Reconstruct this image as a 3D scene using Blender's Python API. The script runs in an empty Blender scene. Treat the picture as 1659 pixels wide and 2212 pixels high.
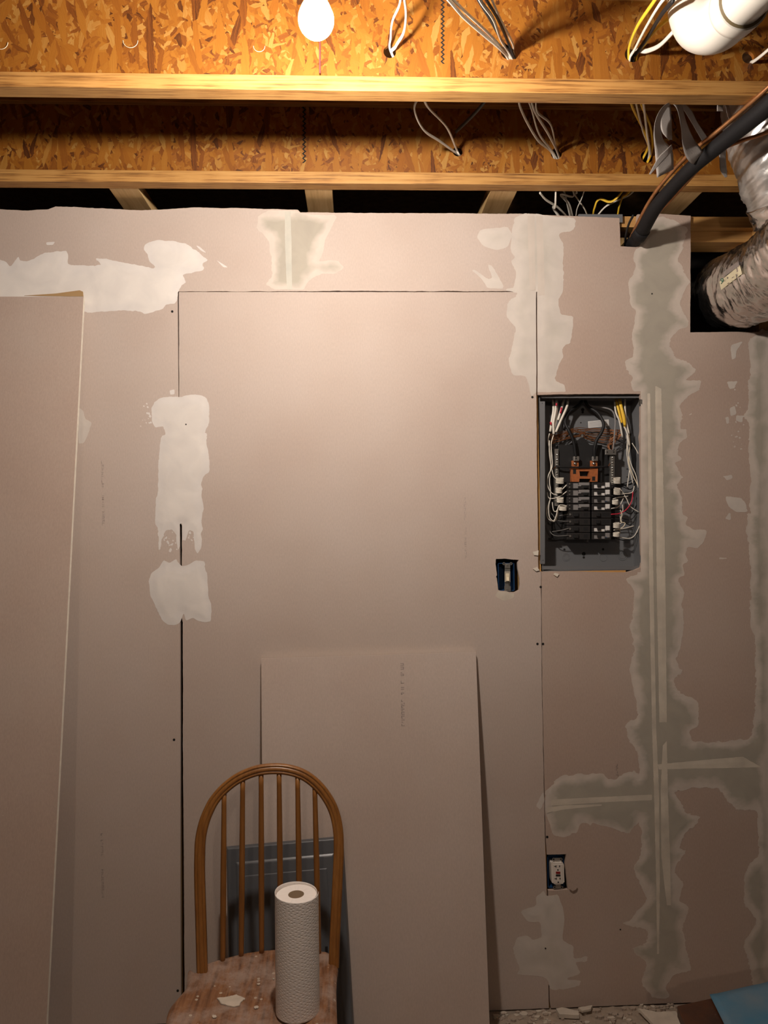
import bpy, math, random
import numpy as np
from mathutils import Vector, Matrix, geometry

# ------------------------------------------------------------------ camera
F = 1530.0; YAW, PIT, ROL = .03967, .02746, -.01277
DW = 2.4053; HC = 1.6164                      # distance of the wall, height of the lens
CAM = Vector((0, -DW, HC))
ROT = Matrix.Rotation(-YAW, 3, 'Z') @ Matrix.Rotation(math.pi/2+PIT, 3, 'X') @ Matrix.Rotation(ROL, 3, 'Z')
S = bpy.context.scene
cd = bpy.data.cameras.new('camera'); cam = bpy.data.objects.new('camera', cd); S.collection.objects.link(cam)
cam.matrix_world = Matrix.Translation(CAM) @ ROT.to_4x4()
cd.sensor_fit = 'VERTICAL'; cd.sensor_height = 24.0; cd.lens = 24.0*F/2212; cd.clip_start = .02
S.camera = cam
# ------------------------------------------------------------------ light levels
W = bpy.data.worlds.new('world'); S.world = W; W.use_nodes = True
W.node_tree.nodes['Background'].inputs[0].default_value = (.9, .8, .75, 1)
W.node_tree.nodes['Background'].inputs[1].default_value = .012
BULB_POS = (-.066, -DW+1.35, HC+.993)
BULB_L = 1500.0; BULB_C = (1, .89, .785)
LAMP2_POS = (-.12, -4.3, HC+.93); LAMP2_L = 600.0; LAMP2_C = (1, .82, .66)
S.view_settings.view_transform = 'Standard'; S.view_settings.look = 'None'
S.view_settings.exposure = 0.0; S.view_settings.gamma = 1.0
try: S.view_settings.use_curve_mapping = False
except Exception: pass

random.seed(7); rng = np.random.default_rng(11)

# ------------------------------------------------------------------ projection helpers: points on real planes
def ray(px, py): return ROT @ Vector(((px-829.5)/F, -(py-1106)/F, -1))
def at(px, py, d):                                   # point at distance d in front of the camera plane (along +y)
    r = ray(px, py); return CAM + r*(d/r.y)
def onz(px, py, z):
    r = ray(px, py); return CAM + r*((z-HC)/r.z)
def onplane(px, py, p0, n):
    r = ray(px, py); return CAM + r*((Vector(p0)-CAM).dot(n)/r.dot(n))
def wp(px, py):
    p = at(px, py, DW); return (p.x, p.z)
def wps(L): return [wp(*q) for q in L]
def zz(ox, oy, s, L): return [(ox+x/s, oy+y/s) for x, y in L]

# ------------------------------------------------------------------ object helpers
def world_loc(o):
    v = Vector(o.location)
    while o.parent: o = o.parent; v += o.location
    return v
def tag(o, label=None, cat=None, group=None, kind=None):
    for k, v in (('label', label), ('category', cat), ('group', group), ('kind', kind)):
        if v: o[k] = v
    return o
def thing(name, loc, label=None, cat=None, group=None, kind=None):
    o = bpy.data.objects.new(name, None); S.collection.objects.link(o); o.location = loc
    o.empty_display_size = .05
    return tag(o, label, cat, group, kind)
def obj(name, V, Fc, mat, parent=None, smooth=False, attr=None):
    V = np.array([tuple(v) for v in V], float)
    if parent is not None:
        o0 = np.array(world_loc(parent)); loc = (0, 0, 0)
    else:
        o0 = np.array([(V[:,0].min()+V[:,0].max())/2, (V[:,1].min()+V[:,1].max())/2, V[:,2].min()]); loc = tuple(o0)
    me = bpy.data.meshes.new(name); me.from_pydata((V-o0).tolist(), [], [tuple(int(i) for i in f) for f in Fc]); me.validate()
    me.materials.append(mat)
    if smooth: me.polygons.foreach_set('use_smooth', [True]*len(me.polygons))
    if attr is not None and len(me.vertices) == len(attr):
        a = me.attributes.new('depth', 'FLOAT', 'POINT'); a.data.foreach_set('value', list(map(float, attr)))
    me.update()
    o = bpy.data.objects.new(name, me); S.collection.objects.link(o); o.location = loc
    if parent is not None: o.parent = parent
    return o
def bevel(o, w=.002, seg=2, ang=.6):
    m = o.modifiers.new('bevel', 'BEVEL'); m.width = w; m.segments = seg; m.limit_method = 'ANGLE'; m.angle_limit = ang
    return o
class MB:
    def __init__(s): s.V = []; s.F = []
    def add(s, V, Fc):
        n = len(s.V); s.V += [tuple(v) for v in V]; s.F += [tuple(i+n for i in f) for f in Fc]; return s
    def box(s, x0, x1, y0, y1, z0, z1):
        V = [(x, y, z) for x in (x0, x1) for y in (y0, y1) for z in (z0, z1)]
        return s.add(V, [(0,1,3,2),(4,6,7,5),(0,4,5,1),(2,3,7,6),(0,2,6,4),(1,5,7,3)])
    def quadbox(s, C, th):                            # four corners (front face) pushed back by vector th
        C = [Vector(c) for c in C]; V = C+[c+Vector(th) for c in C]
        return s.add(V, [(0,1,2,3),(7,6,5,4),(0,4,5,1),(1,5,6,2),(2,6,7,3),(3,7,4,0)])
    def build(s, name, mat, parent=None, smooth=False): return obj(name, s.V, s.F, mat, parent, smooth)
def crom(P, n=8):
    P = [Vector(p) for p in P]
    if len(P) < 3: return [P[0].lerp(P[1], i/n) for i in range(n+1)]
    Q = [2*P[0]-P[1]]+P+[2*P[-1]-P[-2]]; out = []
    for i in range(1, len(Q)-2):
        a, b, c, d = Q[i-1:i+3]
        for k in range(n):
            t = k/n
            out.append(.5*((2*b)+(c-a)*t+(2*a-5*b+4*c-d)*t*t+(3*b-a-3*c+d)*t**3))
    out.append(P[-1]); return out
def tube(P, r, seg=10, flat=1.0, n=8, smooth_path=True, up=None):
    P = crom(P, n) if smooth_path else [Vector(p) for p in P]
    R = r if callable(r) else (lambda t: r)
    V = []; Fc = []; N = None; m = len(P)
    for i, p in enumerate(P):
        T = (P[min(i+1, m-1)]-P[max(i-1, 0)]).normalized()
        if N is None:
            N = (up if up is not None else (Vector((0, 1, 0)) if abs(T.y) < .9 else Vector((1, 0, 0))))
        N = (N-T*N.dot(T)).normalized(); B = T.cross(N)
        rr = R(i/(m-1))
        for k in range(seg):
            a = 2*math.pi*k/seg; V.append(p+N*(math.sin(a)*rr*flat)+B*(math.cos(a)*rr))
    for i in range(m-1):
        for k in range(seg):
            k2 = (k+1) % seg; Fc.append((i*seg+k, i*seg+k2, (i+1)*seg+k2, (i+1)*seg+k))
    Fc.append(tuple(range(seg))[::-1]); Fc.append(tuple((m-1)*seg+k for k in range(seg)))
    return V, Fc
def lathe(c, prof, seg=40, axis='Z'):
    c = Vector(c); V = []; Fc = []; m = len(prof)
    for k in range(seg):
        a = 2*math.pi*k/seg
        for r, h in prof:
            v = Vector((r*math.cos(a), r*math.sin(a), h))
            if axis == 'Y': v = Vector((v.x, v.z, v.y))
            V.append(c+v)
    for k in range(seg):
        for j in range(m-1):
            k2 = (k+1) % seg; Fc.append((k*m+j, k2*m+j, k2*m+j+1, k*m+j+1))
    return V, Fc
def disc(c, r, th, seg=14):                            # short cylinder facing the camera (-y)
    c = Vector(c); V = []; 
    for y in (0, th):
        for k in range(seg):
            a = 2*math.pi*k/seg; V.append((c.x+r*math.cos(a), c.y+y, c.z+r*math.sin(a)))
    Fc = [tuple(range(seg))]+[tuple(range(seg, 2*seg))[::-1]]+[(k, seg+k, seg+(k+1)%seg, (k+1)%seg) for k in range(seg)]
    return V, Fc
def plate(outer, holes, y0, y1, rag=0, rstep=.006, seed=1):
    """upright sheet from (x,z) loops; rag = roughness of the cut edge"""
    r = random.Random(seed); loops = []
    for L in [outer]+holes:
        if rag:
            out = []
            for i, a in enumerate(L):
                b = L[(i+1) % len(L)]; l = math.hypot(b[0]-a[0], b[1]-a[1]); n = max(1, min(160, int(l/rstep)))
                out.append(a)
                nx, nz = (b[1]-a[1])/max(l, 1e-6), -(b[0]-a[0])/max(l, 1e-6); w = 0
                for k in range(1, n):
                    t = k/n; w = w*.8+r.uniform(-1, 1)*rag*.5
                    out.append((a[0]+(b[0]-a[0])*t+nx*w, a[1]+(b[1]-a[1])*t+nz*w))
            L = out
        loops.append(L)
    flat = [p for L in loops for p in L]
    tris = geometry.tessellate_polygon([[Vector((x, z, 0)) for x, z in L] for L in loops])
    n = len(flat); V = [(x, y0, z) for x, z in flat]+[(x, y1, z) for x, z in flat]
    Fc = []
    for t in tris:
        a, b, c = [flat[i] for i in t]
        s = (b[0]-a[0])*(c[1]-a[1])-(b[1]-a[1])*(c[0]-a[0])
        if abs(s) < 1e-12: continue
        t = tuple(t) if s > 0 else tuple(t)[::-1]
        Fc.append(t); Fc.append(tuple(i+n for i in t[::-1]))
    o = 0
    for L in loops:
        m = len(L)
        for k in range(m): Fc.append((o+k, o+(k+1) % m, n+o+(k+1) % m, n+o+k))
        o += m
    return V, Fc
# --- noise, distance fields and contouring, for smeared compound and other ragged patches
def vnoise(P, seed):
    i = np.floor(P).astype(np.int64); f = P-i; f = f*f*(3-2*f)
    def h(a, b):
        n = (a*374761393+b*668265263+seed*982451653) & 0xffffffff
        n = ((n ^ (n >> 13))*1274126177) & 0xffffffff; return ((n ^ (n >> 16)) & 0xffff)/65535.0
    a = h(i[:,0], i[:,1]); b = h(i[:,0]+1, i[:,1]); c = h(i[:,0], i[:,1]+1); d = h(i[:,0]+1, i[:,1]+1)
    return (a*(1-f[:,0])+b*f[:,0])*(1-f[:,1])+(c*(1-f[:,0])+d*f[:,0])*f[:,1]
def fbm(P, scale, octv=4, seed=1):
    v = np.zeros(len(P)); a = 1; t = 0; s = scale
    for o in range(octv): v += a*vnoise(P*s, seed+o*17); t += a; a *= .55; s *= 2.1
    return v/t-.5
def sdf(P, poly):
    A = np.array(poly, float); B = np.roll(A, -1, 0); best = np.full(len(P), 1e9); ins = np.zeros(len(P), bool)
    for a, b in zip(A, B):
        e = b-a; w = P-a; L = (e@e) or 1e-12
        t = np.clip((w@e)/L, 0, 1); q = w-t[:,None]*e; best = np.minimum(best, (q*q).sum(1))
        c = ((a[1] > P[:,1]) != (b[1] > P[:,1]))
        with np.errstate(divide='ignore', invalid='ignore'):
            xi = a[0]+(P[:,1]-a[1])*e[0]/(e[1] if e[1] else 1e-12)
        ins ^= c & (P[:,0] < xi)
    d = np.sqrt(best); return np.where(ins, d, -d)
def chaikin(L):
    out = []
    for i, a in enumerate(L):
        b = L[(i+1) % len(L)]; out += [(a[0]*.88+b[0]*.12, a[1]*.88+b[1]*.12), (a[0]*.12+b[0]*.88, a[1]*.12+b[1]*.88)]
    return out
def contour(polys, holes=(), step=.004, amp=.005, ns=45, seed=1, hard=(), soft=True):
    if amp and soft: polys = [chaikin(p) for p in polys]
    A = np.concatenate([np.array(p) for p in polys]); lo = A.min(0)-.02; hi = A.max(0)+.02
    nx = int((hi[0]-lo[0])/step)+2; ny = int((hi[1]-lo[1])/step)+2
    X, Y = np.meshgrid(lo[0]+np.arange(nx)*step, lo[1]+np.arange(ny)*step, indexing='ij')
    P = np.stack([X.ravel(), Y.ravel()], 1)
    v = np.full(len(P), -9.)
    for p in polys: v = np.maximum(v, sdf(P, p))
    if amp: v = v+fbm(P, ns, 4, seed)*2*amp+fbm(P*np.array([.55, 1.0]), 150, 3, seed+40)*1.5*amp*np.clip(fbm(P, 14, 2, seed+9)*4+.6, .1, 1.4)
    for h in holes: v = np.minimum(v, -sdf(P, h))
    for h in hard: v = np.minimum(v, sdf(P, h))
    idx = np.arange(nx*ny).reshape(nx, ny)
    a, b, c, d = idx[:-1,:-1].ravel(), idx[1:,:-1].ravel(), idx[1:,1:].ravel(), idx[:-1,1:].ravel()
    T = np.concatenate([np.stack([a, b, c], 1), np.stack([a, c, d], 1)]); pos = (v[T] > 0).sum(1)
    V = P.tolist(); D = v.tolist(); Fc = T[pos == 3].tolist(); cache = {}
    def cut(i, j):
        k = (min(i, j), max(i, j))
        if k not in cache:
            t = v[i]/(v[i]-v[j]); cache[k] = len(V)
            V.append([P[i,0]+(P[j,0]-P[i,0])*t, P[i,1]+(P[j,1]-P[i,1])*t]); D.append(0.)
        return cache[k]
    for tri in T[(pos > 0) & (pos < 3)]:
        out = []
        for k in range(3):
            i, j = int(tri[k]), int(tri[(k+1) % 3])
            if v[i] > 0: out.append(i)
            if (v[i] > 0) != (v[j] > 0): out.append(cut(i, j))
        if len(out) > 2: Fc.append(out)
    used = sorted({i for f in Fc for i in f}); mp = {u: k for k, u in enumerate(used)}
    return np.array([V[u] for u in used]), [[mp[i] for i in f] for f in Fc], np.array([D[u] for u in used])
def smear(name, polys, mat, parent, base=.0004, thick=.0010, holes=(), y=0.0, **k):
    P, Fc, D = contour(polys, holes, **k)
    if not len(P): return
    t = np.clip(D/.03, 0, 1); h = base+thick*(t*t*(3-2*t))+thick*.35*fbm(P, 18, 3, 5)*t
    V = np.stack([P[:,0], y-h, P[:,1]], 1)
    return obj(name, V, Fc, mat, parent, smooth=True, attr=D)

# ------------------------------------------------------------------ materials
def M(name):
    m = bpy.data.materials.new(name); m.use_nodes = True; nt = m.node_tree; return m, nt, nt.nodes['Principled BSDF']
def simple(name, col, rough=.6, metal=0, noise=0, nsc=30, bump=0, bsc=80, spec=None, stretch=(1,1,1), col2=None):
    m, nt, b = M(name); N = nt.nodes; L = nt.links
    b.inputs['Base Color'].default_value = (*col, 1); b.inputs['Roughness'].default_value = rough; b.inputs['Metallic'].default_value = metal
    if spec is not None: b.inputs['Specular IOR Level'].default_value = spec
    if noise or bump:
        tc = N.new('ShaderNodeTexCoord'); mp = N.new('ShaderNodeMapping'); mp.inputs['Scale'].default_value = stretch; L.new(tc.outputs['Object'], mp.inputs[0])
    if noise:
        n = N.new('ShaderNodeTexNoise'); n.inputs['Scale'].default_value = nsc; n.inputs['Detail'].default_value = 5; L.new(mp.outputs[0], n.inputs[0])
        r = N.new('ShaderNodeValToRGB'); c2 = col2 or tuple(c*(1-noise) for c in col)
        r.color_ramp.elements[0].position = .3; r.color_ramp.elements[1].position = .7
        r.color_ramp.elements[0].color = (*c2, 1); r.color_ramp.elements[1].color = (*col, 1)
        L.new(n.outputs[0], r.inputs[0]); L.new(r.outputs[0], b.inputs['Base Color'])
    if bump:
        n2 = N.new('ShaderNodeTexNoise'); n2.inputs['Scale'].default_value = bsc; n2.inputs['Detail'].default_value = 6; L.new(mp.outputs[0], n2.inputs[0])
        bp = N.new('ShaderNodeBump'); bp.inputs['Strength'].default_value = bump; bp.inputs['Distance'].default_value = .002
        L.new(n2.outputs[0], bp.inputs['Height']); L.new(bp.outputs[0], b.inputs['Normal'])
    return m
def ramp(nt, stops):
    r = nt.nodes.new('ShaderNodeValToRGB'); e = r.color_ramp.elements
    while len(e) < len(stops): e.new(.5)
    for k, (p, c) in enumerate(stops): e[k].position = p; e[k].color = (*c, 1)
    return r
def mathn(nt, op, a, b=None, c=None):
    n = nt.nodes.new('ShaderNodeMath'); n.operation = op
    for i, v in enumerate((a, b, c)):
        if v is None: continue
        if isinstance(v, (int, float)): n.inputs[i].default_value = v
        else: nt.links.new(v, n.inputs[i])
    return n.outputs[0]
def mixc(nt, f, a, b, mode='MIX'):
    n = nt.nodes.new('ShaderNodeMix'); n.data_type = 'RGBA'; n.blend_type = mode
    for i, v in ((0, f), (6, a), (7, b)):
        if isinstance(v, (int, float)): n.inputs[i].default_value = v
        elif isinstance(v, tuple): n.inputs[i].default_value = (*v, 1)
        else: nt.links.new(v, n.inputs[i])
    return n.outputs[2]
def paper_mat(name, c1, c2, c3):
    m, nt, b = M(name); N = nt.nodes; L = nt.links; tc = N.new('ShaderNodeTexCoord')
    n = N.new('ShaderNodeTexNoise'); n.inputs['Scale'].default_value = 2.2; n.inputs['Detail'].default_value = 3; L.new(tc.outputs['Object'], n.inputs[0])
    r = ramp(nt, [(.3, c1), (.5, c2), (.7, c3)]); L.new(n.outputs[0], r.inputs[0])
    n2 = N.new('ShaderNodeTexNoise'); n2.inputs['Scale'].default_value = 260; n2.inputs['Detail'].default_value = 3
    mp = N.new('ShaderNodeMapping'); mp.inputs['Scale'].default_value = (1, 1, .35); L.new(tc.outputs['Object'], mp.inputs[0]); L.new(mp.outputs[0], n2.inputs[0])
    r2 = ramp(nt, [(.25, (.93, .93, .93)), (.75, (1.04, 1.04, 1.04))]); L.new(n2.outputs[0], r2.inputs[0])
    c = mixc(nt, 1.0, r.outputs[0], r2.outputs[0], 'MULTIPLY')
    # specks of dried compound
    v = N.new('ShaderNodeTexVoronoi'); v.inputs['Scale'].default_value = 26; L.new(tc.outputs['Object'], v.inputs[0])
    sp = mathn(nt, 'LESS_THAN', v.outputs['Distance'], .028)
    sep = N.new('ShaderNodeSeparateColor'); L.new(v.outputs['Color'], sep.inputs[0]); keep = mathn(nt, 'GREATER_THAN', sep.outputs[0], .86)
    c = mixc(nt, mathn(nt, 'MULTIPLY', mathn(nt, 'MULTIPLY', sp, keep), .6), c, (.75, .68, .55)); L.new(c, b.inputs['Base Color'])
    b.inputs['Roughness'].default_value = .78; b.inputs['Specular IOR Level'].default_value = .3
    bp = N.new('ShaderNodeBump'); bp.inputs['Strength'].default_value = .12; bp.inputs['Distance'].default_value = .001; L.new(n2.outputs[0], bp.inputs['Height']); L.new(bp.outputs[0], b.inputs['Normal'])
    return m
def mud_mat(name, rim, deep, d0, d1):
    m, nt, b = M(name); N = nt.nodes; L = nt.links; tc = N.new('ShaderNodeTexCoord')
    at_ = N.new('ShaderNodeAttribute'); at_.attribute_name = 'depth'
    n = N.new('ShaderNodeTexNoise'); n.inputs['Scale'].default_value = 9; n.inputs['Detail'].default_value = 3; L.new(tc.outputs['Object'], n.inputs[0])
    w = mathn(nt, 'MULTIPLY', mathn(nt, 'SUBTRACT', n.outputs[0], .5), .09)
    dd = mathn(nt, 'ADD', at_.outputs['Fac'], w)
    mr = N.new('ShaderNodeMapRange'); mr.inputs[1].default_value = d0; mr.inputs[2].default_value = d1; L.new(dd, mr.inputs[0])
    c = mixc(nt, mr.outputs[0], rim, deep)
    n2 = N.new('ShaderNodeTexNoise'); n2.inputs['Scale'].default_value = 14; n2.inputs['Detail'].default_value = 6; n2.inputs['Distortion'].default_value = .6; L.new(tc.outputs['Object'], n2.inputs[0])
    r2 = ramp(nt, [(.3, (.93, .93, .93)), (.7, (1.05, 1.05, 1.04))]); L.new(n2.outputs[0], r2.inputs[0])
    L.new(mixc(nt, 1.0, c, r2.outputs[0], 'MULTIPLY'), b.inputs['Base Color'])
    b.inputs['Roughness'].default_value = .85; b.inputs['Specular IOR Level'].default_value = .25
    bp = N.new('ShaderNodeBump'); bp.inputs['Strength'].default_value = .35; bp.inputs['Distance'].default_value = .002; L.new(n2.outputs[0], bp.inputs['Height']); L.new(bp.outputs[0], b.inputs['Normal'])
    return m
def osb_mat(name, gain=1.0):
    m, nt, b = M(name); N = nt.nodes; L = nt.links; tc = N.new('ShaderNodeTexCoord')
    sx = N.new('ShaderNodeSeparateXYZ'); L.new(tc.outputs['Object'], sx.inputs[0])
    cb = N.new('ShaderNodeCombineXYZ'); L.new(sx.outputs[0], cb.inputs[0]); L.new(sx.outputs[2], cb.inputs[1]); L.new(sx.outputs[1], cb.inputs[2])
    dn = N.new('ShaderNodeTexNoise'); dn.inputs['Scale'].default_value = 110; dn.inputs['Detail'].default_value = 4; L.new(cb.outputs[0], dn.inputs[0])
    off = N.new('ShaderNodeVectorMath'); off.operation = 'SCALE'; off.inputs['Scale'].default_value = .0065; L.new(dn.outputs['Color'], off.inputs[0])
    ad = N.new('ShaderNodeVectorMath'); ad.operation = 'ADD'; L.new(cb.outputs[0], ad.inputs[0]); L.new(off.outputs[0], ad.inputs[1])
    P = T = None
    for k, (ang, a, l) in enumerate([(3, 50, 8), (17, 60, 13), (-14, 64, 14), (58, 85, 26), (-64, 95, 30), (10, 95, 36), (-40, 120, 46), (35, 130, 60)]):
        mp = N.new('ShaderNodeMapping'); mp.vector_type = 'TEXTURE'
        mp.inputs['Rotation'].default_value = (0, 0, math.radians(ang)); mp.inputs['Scale'].default_value = (1/a, 1/l, 1); mp.inputs['Location'].default_value = (k*.37, k*.21, 0)
        L.new(ad.outputs[0], mp.inputs[0])
        v = N.new('ShaderNodeTexVoronoi'); v.voronoi_dimensions = '2D'; v.inputs['Scale'].default_value = 1; v.inputs['Randomness'].default_value = .95; L.new(mp.outputs[0], v.inputs[0])
        s = N.new('ShaderNodeSeparateColor'); L.new(v.outputs['Color'], s.inputs[0])
        pr = mathn(nt, 'MULTIPLY', s.outputs[0], 1.0 if k < 3 else .90)
        gr = N.new('ShaderNodeTexNoise'); gr.inputs['Scale'].default_value = 1.0; gr.inputs['Detail'].default_value = 3
        mg = N.new('ShaderNodeVectorMath'); mg.operation = 'MULTIPLY'; mg.inputs[1].default_value = (8, .8, 1); L.new(mp.outputs[0], mg.inputs[0]); L.new(mg.outputs[0], gr.inputs[0])
        tn = mathn(nt, 'ADD', s.outputs[1], mathn(nt, 'MULTIPLY', mathn(nt, 'SUBTRACT', gr.outputs[0], .5), .42))
        if P is None: P, T = pr, tn
        else:
            g = mathn(nt, 'GREATER_THAN', pr, P)
            T = mathn(nt, 'ADD', mathn(nt, 'MULTIPLY', g, tn), mathn(nt, 'MULTIPLY', mathn(nt, 'SUBTRACT', 1.0, g), T)); P = mathn(nt, 'MAXIMUM', pr, P)
    r = ramp(nt, [(0, (.13*gain, .036*gain, .007*gain)), (.10, (.36*gain, .105*gain, .012*gain)), (.4, (.56*gain, .195*gain, .019*gain)), (.8, (.66*gain, .26*gain, .030*gain)), (1, (.80*gain, .42*gain, .10*gain))])
    L.new(T, r.inputs[0]); L.new(r.outputs[0], b.inputs['Base Color']); b.inputs['Roughness'].default_value = .5
    bp = N.new('ShaderNodeBump'); bp.inputs['Strength'].default_value = .85; bp.inputs['Distance'].default_value = .005
    L.new(mathn(nt, 'ADD', P, mathn(nt, 'MULTIPLY', T, .25)), bp.inputs['Height']); L.new(bp.outputs[0], b.inputs['Normal'])
    return m
def wood_mat(name, stops, axis='X', sc=9, rough=.55, bump=.25, fine=(2.5, 90, 90)):
    m, nt, b = M(name); N = nt.nodes; L = nt.links; tc = N.new('ShaderNodeTexCoord')
    st = {'X': fine, 'Z': (fine[1], fine[2], fine[0]), 'Y': (fine[1], fine[0], fine[2])}[axis]
    mp = N.new('ShaderNodeMapping'); mp.inputs['Scale'].default_value = st; L.new(tc.outputs['Object'], mp.inputs[0])
    n = N.new('ShaderNodeTexNoise'); n.inputs['Scale'].default_value = 1; n.inputs['Detail'].default_value = 6; n.inputs['Roughness'].default_value = .65; L.new(mp.outputs[0], n.inputs[0])
    n2 = N.new('ShaderNodeTexNoise'); n2.inputs['Scale'].default_value = sc; n2.inputs['Detail'].default_value = 2; L.new(tc.outputs['Object'], n2.inputs[0])
    t = mathn(nt, 'ADD', n.outputs[0], mathn(nt, 'MULTIPLY', mathn(nt, 'SUBTRACT', n2.outputs[0], .5), .35))
    r = ramp(nt, stops); L.new(t, r.inputs[0]); L.new(r.outputs[0], b.inputs['Base Color']); b.inputs['Roughness'].default_value = rough
    bp = N.new('ShaderNodeBump'); bp.inputs['Strength'].default_value = bump; bp.inputs['Distance'].default_value = .0015; L.new(n.outputs[0], bp.inputs['Height']); L.new(bp.outputs[0], b.inputs['Normal'])
    return m
def emit(name, col, s):
    m = bpy.data.materials.new(name); m.use_nodes = True; nt = m.node_tree; nt.nodes.clear()
    o = nt.nodes.new('ShaderNodeOutputMaterial'); e = nt.nodes.new('ShaderNodeEmission'); e.inputs[0].default_value = (*col, 1); e.inputs[1].default_value = s
    nt.links.new(e.outputs[0], o.inputs[0]); return m

m_paper = paper_mat('drywall_paper', (.50, .40, .345), (.53, .435, .38), (.55, .46, .41))
m_paper_pink = paper_mat('drywall_paper_pink', (.46, .345, .285), (.48, .37, .31), (.50, .40, .34))
m_gyp = simple('gypsum', (.78, .72, .62), .9, noise=.15, nsc=60)
m_white = mud_mat('compound_white', (.71, .665, .635), (.73, .68, .64), .01, .03)
m_grey = mud_mat('compound_damp', (.60, .525, .465), (.415, .375, .315), .010, .034)
m_light = mud_mat('compound_dry', (.62, .56, .51), (.56, .51, .455), .02, .06)
m_tape = simple('joint_tape', (.70, .625, .52), .85, noise=.18, nsc=12, bump=.25, bsc=60, col2=(.52, .46, .385))
m_ink = simple('ink', (.25, .21, .19), .8)
m_ink2 = simple('faint_ink', (.40, .335, .30), .8)
m_osb = osb_mat('osb', .47)
m_flange = wood_mat('flange', [(.28, (.11, .045, .012)), (.42, (.34, .16, .042)), (.5, (.46, .235, .066)), (.75, (.55, .31, .10))], 'X', fine=(5, 170, 170), bump=.5)
m_spf = wood_mat('spruce', [(.2, (.42, .24, .09)), (.5, (.64, .42, .19)), (.8, (.74, .53, .27))], 'Y', fine=(4, 60, 60))
m_spfx = wood_mat('spruce_plate', [(.2, (.34, .17, .05)), (.5, (.50, .27, .09)), (.8, (.6, .35, .13))], 'X')
m_stud = wood_mat('spruce_stud', [(.2, (.38, .19, .05)), (.5, (.60, .34, .11)), (.8, (.7, .42, .16))], 'Z')
m_sub = simple('subfloor', (.32, .17, .06), .8, noise=.4)
m_conc = simple('concrete', (.36, .31, .26), .9, noise=.4, nsc=12, bump=.5, bsc=60, col2=(.24, .19, .15))
m_dark = simple('foundation', (.05, .045, .04), .95)
m_pvc = simple('pvc', (.68, .65, .59), .3)
m_romex = simple('white_cable', (.72, .68, .60), .4)
m_yellow = simple('yellow_cable', (.82, .52, .04), .4)
m_blackc = simple('black_cable', (.012, .012, .013), .55, spec=.3)
m_foam = simple('pipe_foam', (.011, .010, .011), .7, bump=.3, bsc=200, spec=.25)
m_copper = simple('copper', (.52, .24, .10), .42, .75, noise=.4, nsc=40)
m_cu2 = simple('bare_copper', (.25, .10, .04), .45, .6)
m_foil = simple('foil', (.74, .71, .69), .24, 1.0, bump=.8, bsc=38)
m_foil2 = simple('foil_tape', (.60, .585, .57), .36, .75, bump=.7, bsc=50)
m_duct = simple('duct_tape', (.36, .33, .31), .45, .1, bump=.5, bsc=260, stretch=(1,1,3))
m_steel = simple('enamelled_steel', (.165, .17, .18), .42, .1)
m_steel2 = simple('panel_cover_grey', (.105, .11, .12), .33, .15, bump=.05, bsc=30)
m_galv = simple('galvanised', (.55, .53, .5), .35, .9)
m_black = simple('black_plastic', (.012, .012, .013), .5)
m_blk2 = simple('dark_breaker', (.022, .02, .02), .45)
m_lblw = simple('white_label', (.68, .67, .66), .6)
m_lblg = simple('grey_label', (.22, .21, .21), .6)
m_blue = simple('blue_box', (.01, .05, .14), .45)
m_orange = simple('orange_insulator', (.42, .13, .04), .5, noise=.3, nsc=90)
m_wirew = simple('white_wire', (.74, .70, .62), .45)
m_red = simple('red_wire', (.55, .02, .05), .45)
m_tan = simple('ivory', (.80, .70, .52), .4)
m_white_p = simple('white_plastic', (.74, .68, .62), .35)
m_redb = simple('red_button', (.25, .01, .01), .5)
m_hole = simple('screw_hole', (.01, .009, .008), .9)
m_towelin = simple('paper_towel_core', (.22, .15, .09), .9)
m_chair = wood_mat('chair_wood', [(.2, (.16, .058, .013)), (.5, (.26, .105, .024)), (.8, (.34, .15, .04))], 'Z', rough=.34, bump=.1, fine=(4, 80, 80))
m_rust = simple('dark_board', (.075, .024, .008), .35, noise=.6, nsc=14, bump=.2, col2=(.03, .012, .008))
m_bluesheet = simple('blue_sheet', (.035, .16, .27), .5, noise=.5, nsc=9, bump=.2, bsc=40, col2=(.14, .20, .25))
m_yel_lbl = simple('cream_label', (.62, .55, .38), .6)
m_green = simple('green_ink', (.02, .12, .08), .6)
m_screw = simple('screw_metal', (.75, .78, .75), .22, 1.0)
m_scrap = simple('plaster_scrap', (.62, .54, .45), .9, noise=.2, nsc=30)
m_scrap2 = simple('dusty_scrap', (.46, .37, .30), .95, noise=.3, nsc=30)
m_brown = simple('brown_paper', (.38, .24, .11), .85)
m_porc = simple('porcelain', (.75, .73, .68), .3)

# ------------------------------------------------------------------ structure
OUTX0, OUTX1 = -2.3, 2.4
struct = lambda o: tag(o, kind='structure')
fl = MB().box(OUTX0-.6, OUTX1+.6, -6.2, 1.2, -.1, 0).build('floor', m_conc); struct(fl)
JB = HC+1.139; JH = .302                                # bottom of the joists, joist depth
cl = MB().box(OUTX0-.6, OUTX1+.6, -6.2, 1.2, JB+JH, JB+JH+.02).build('ceiling', m_sub); struct(cl)
fw = MB().box(OUTX0-.6, OUTX1+.6, .95, 1.15, 0, JB+JH).build('wall_foundation', m_dark); struct(fw)

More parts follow.
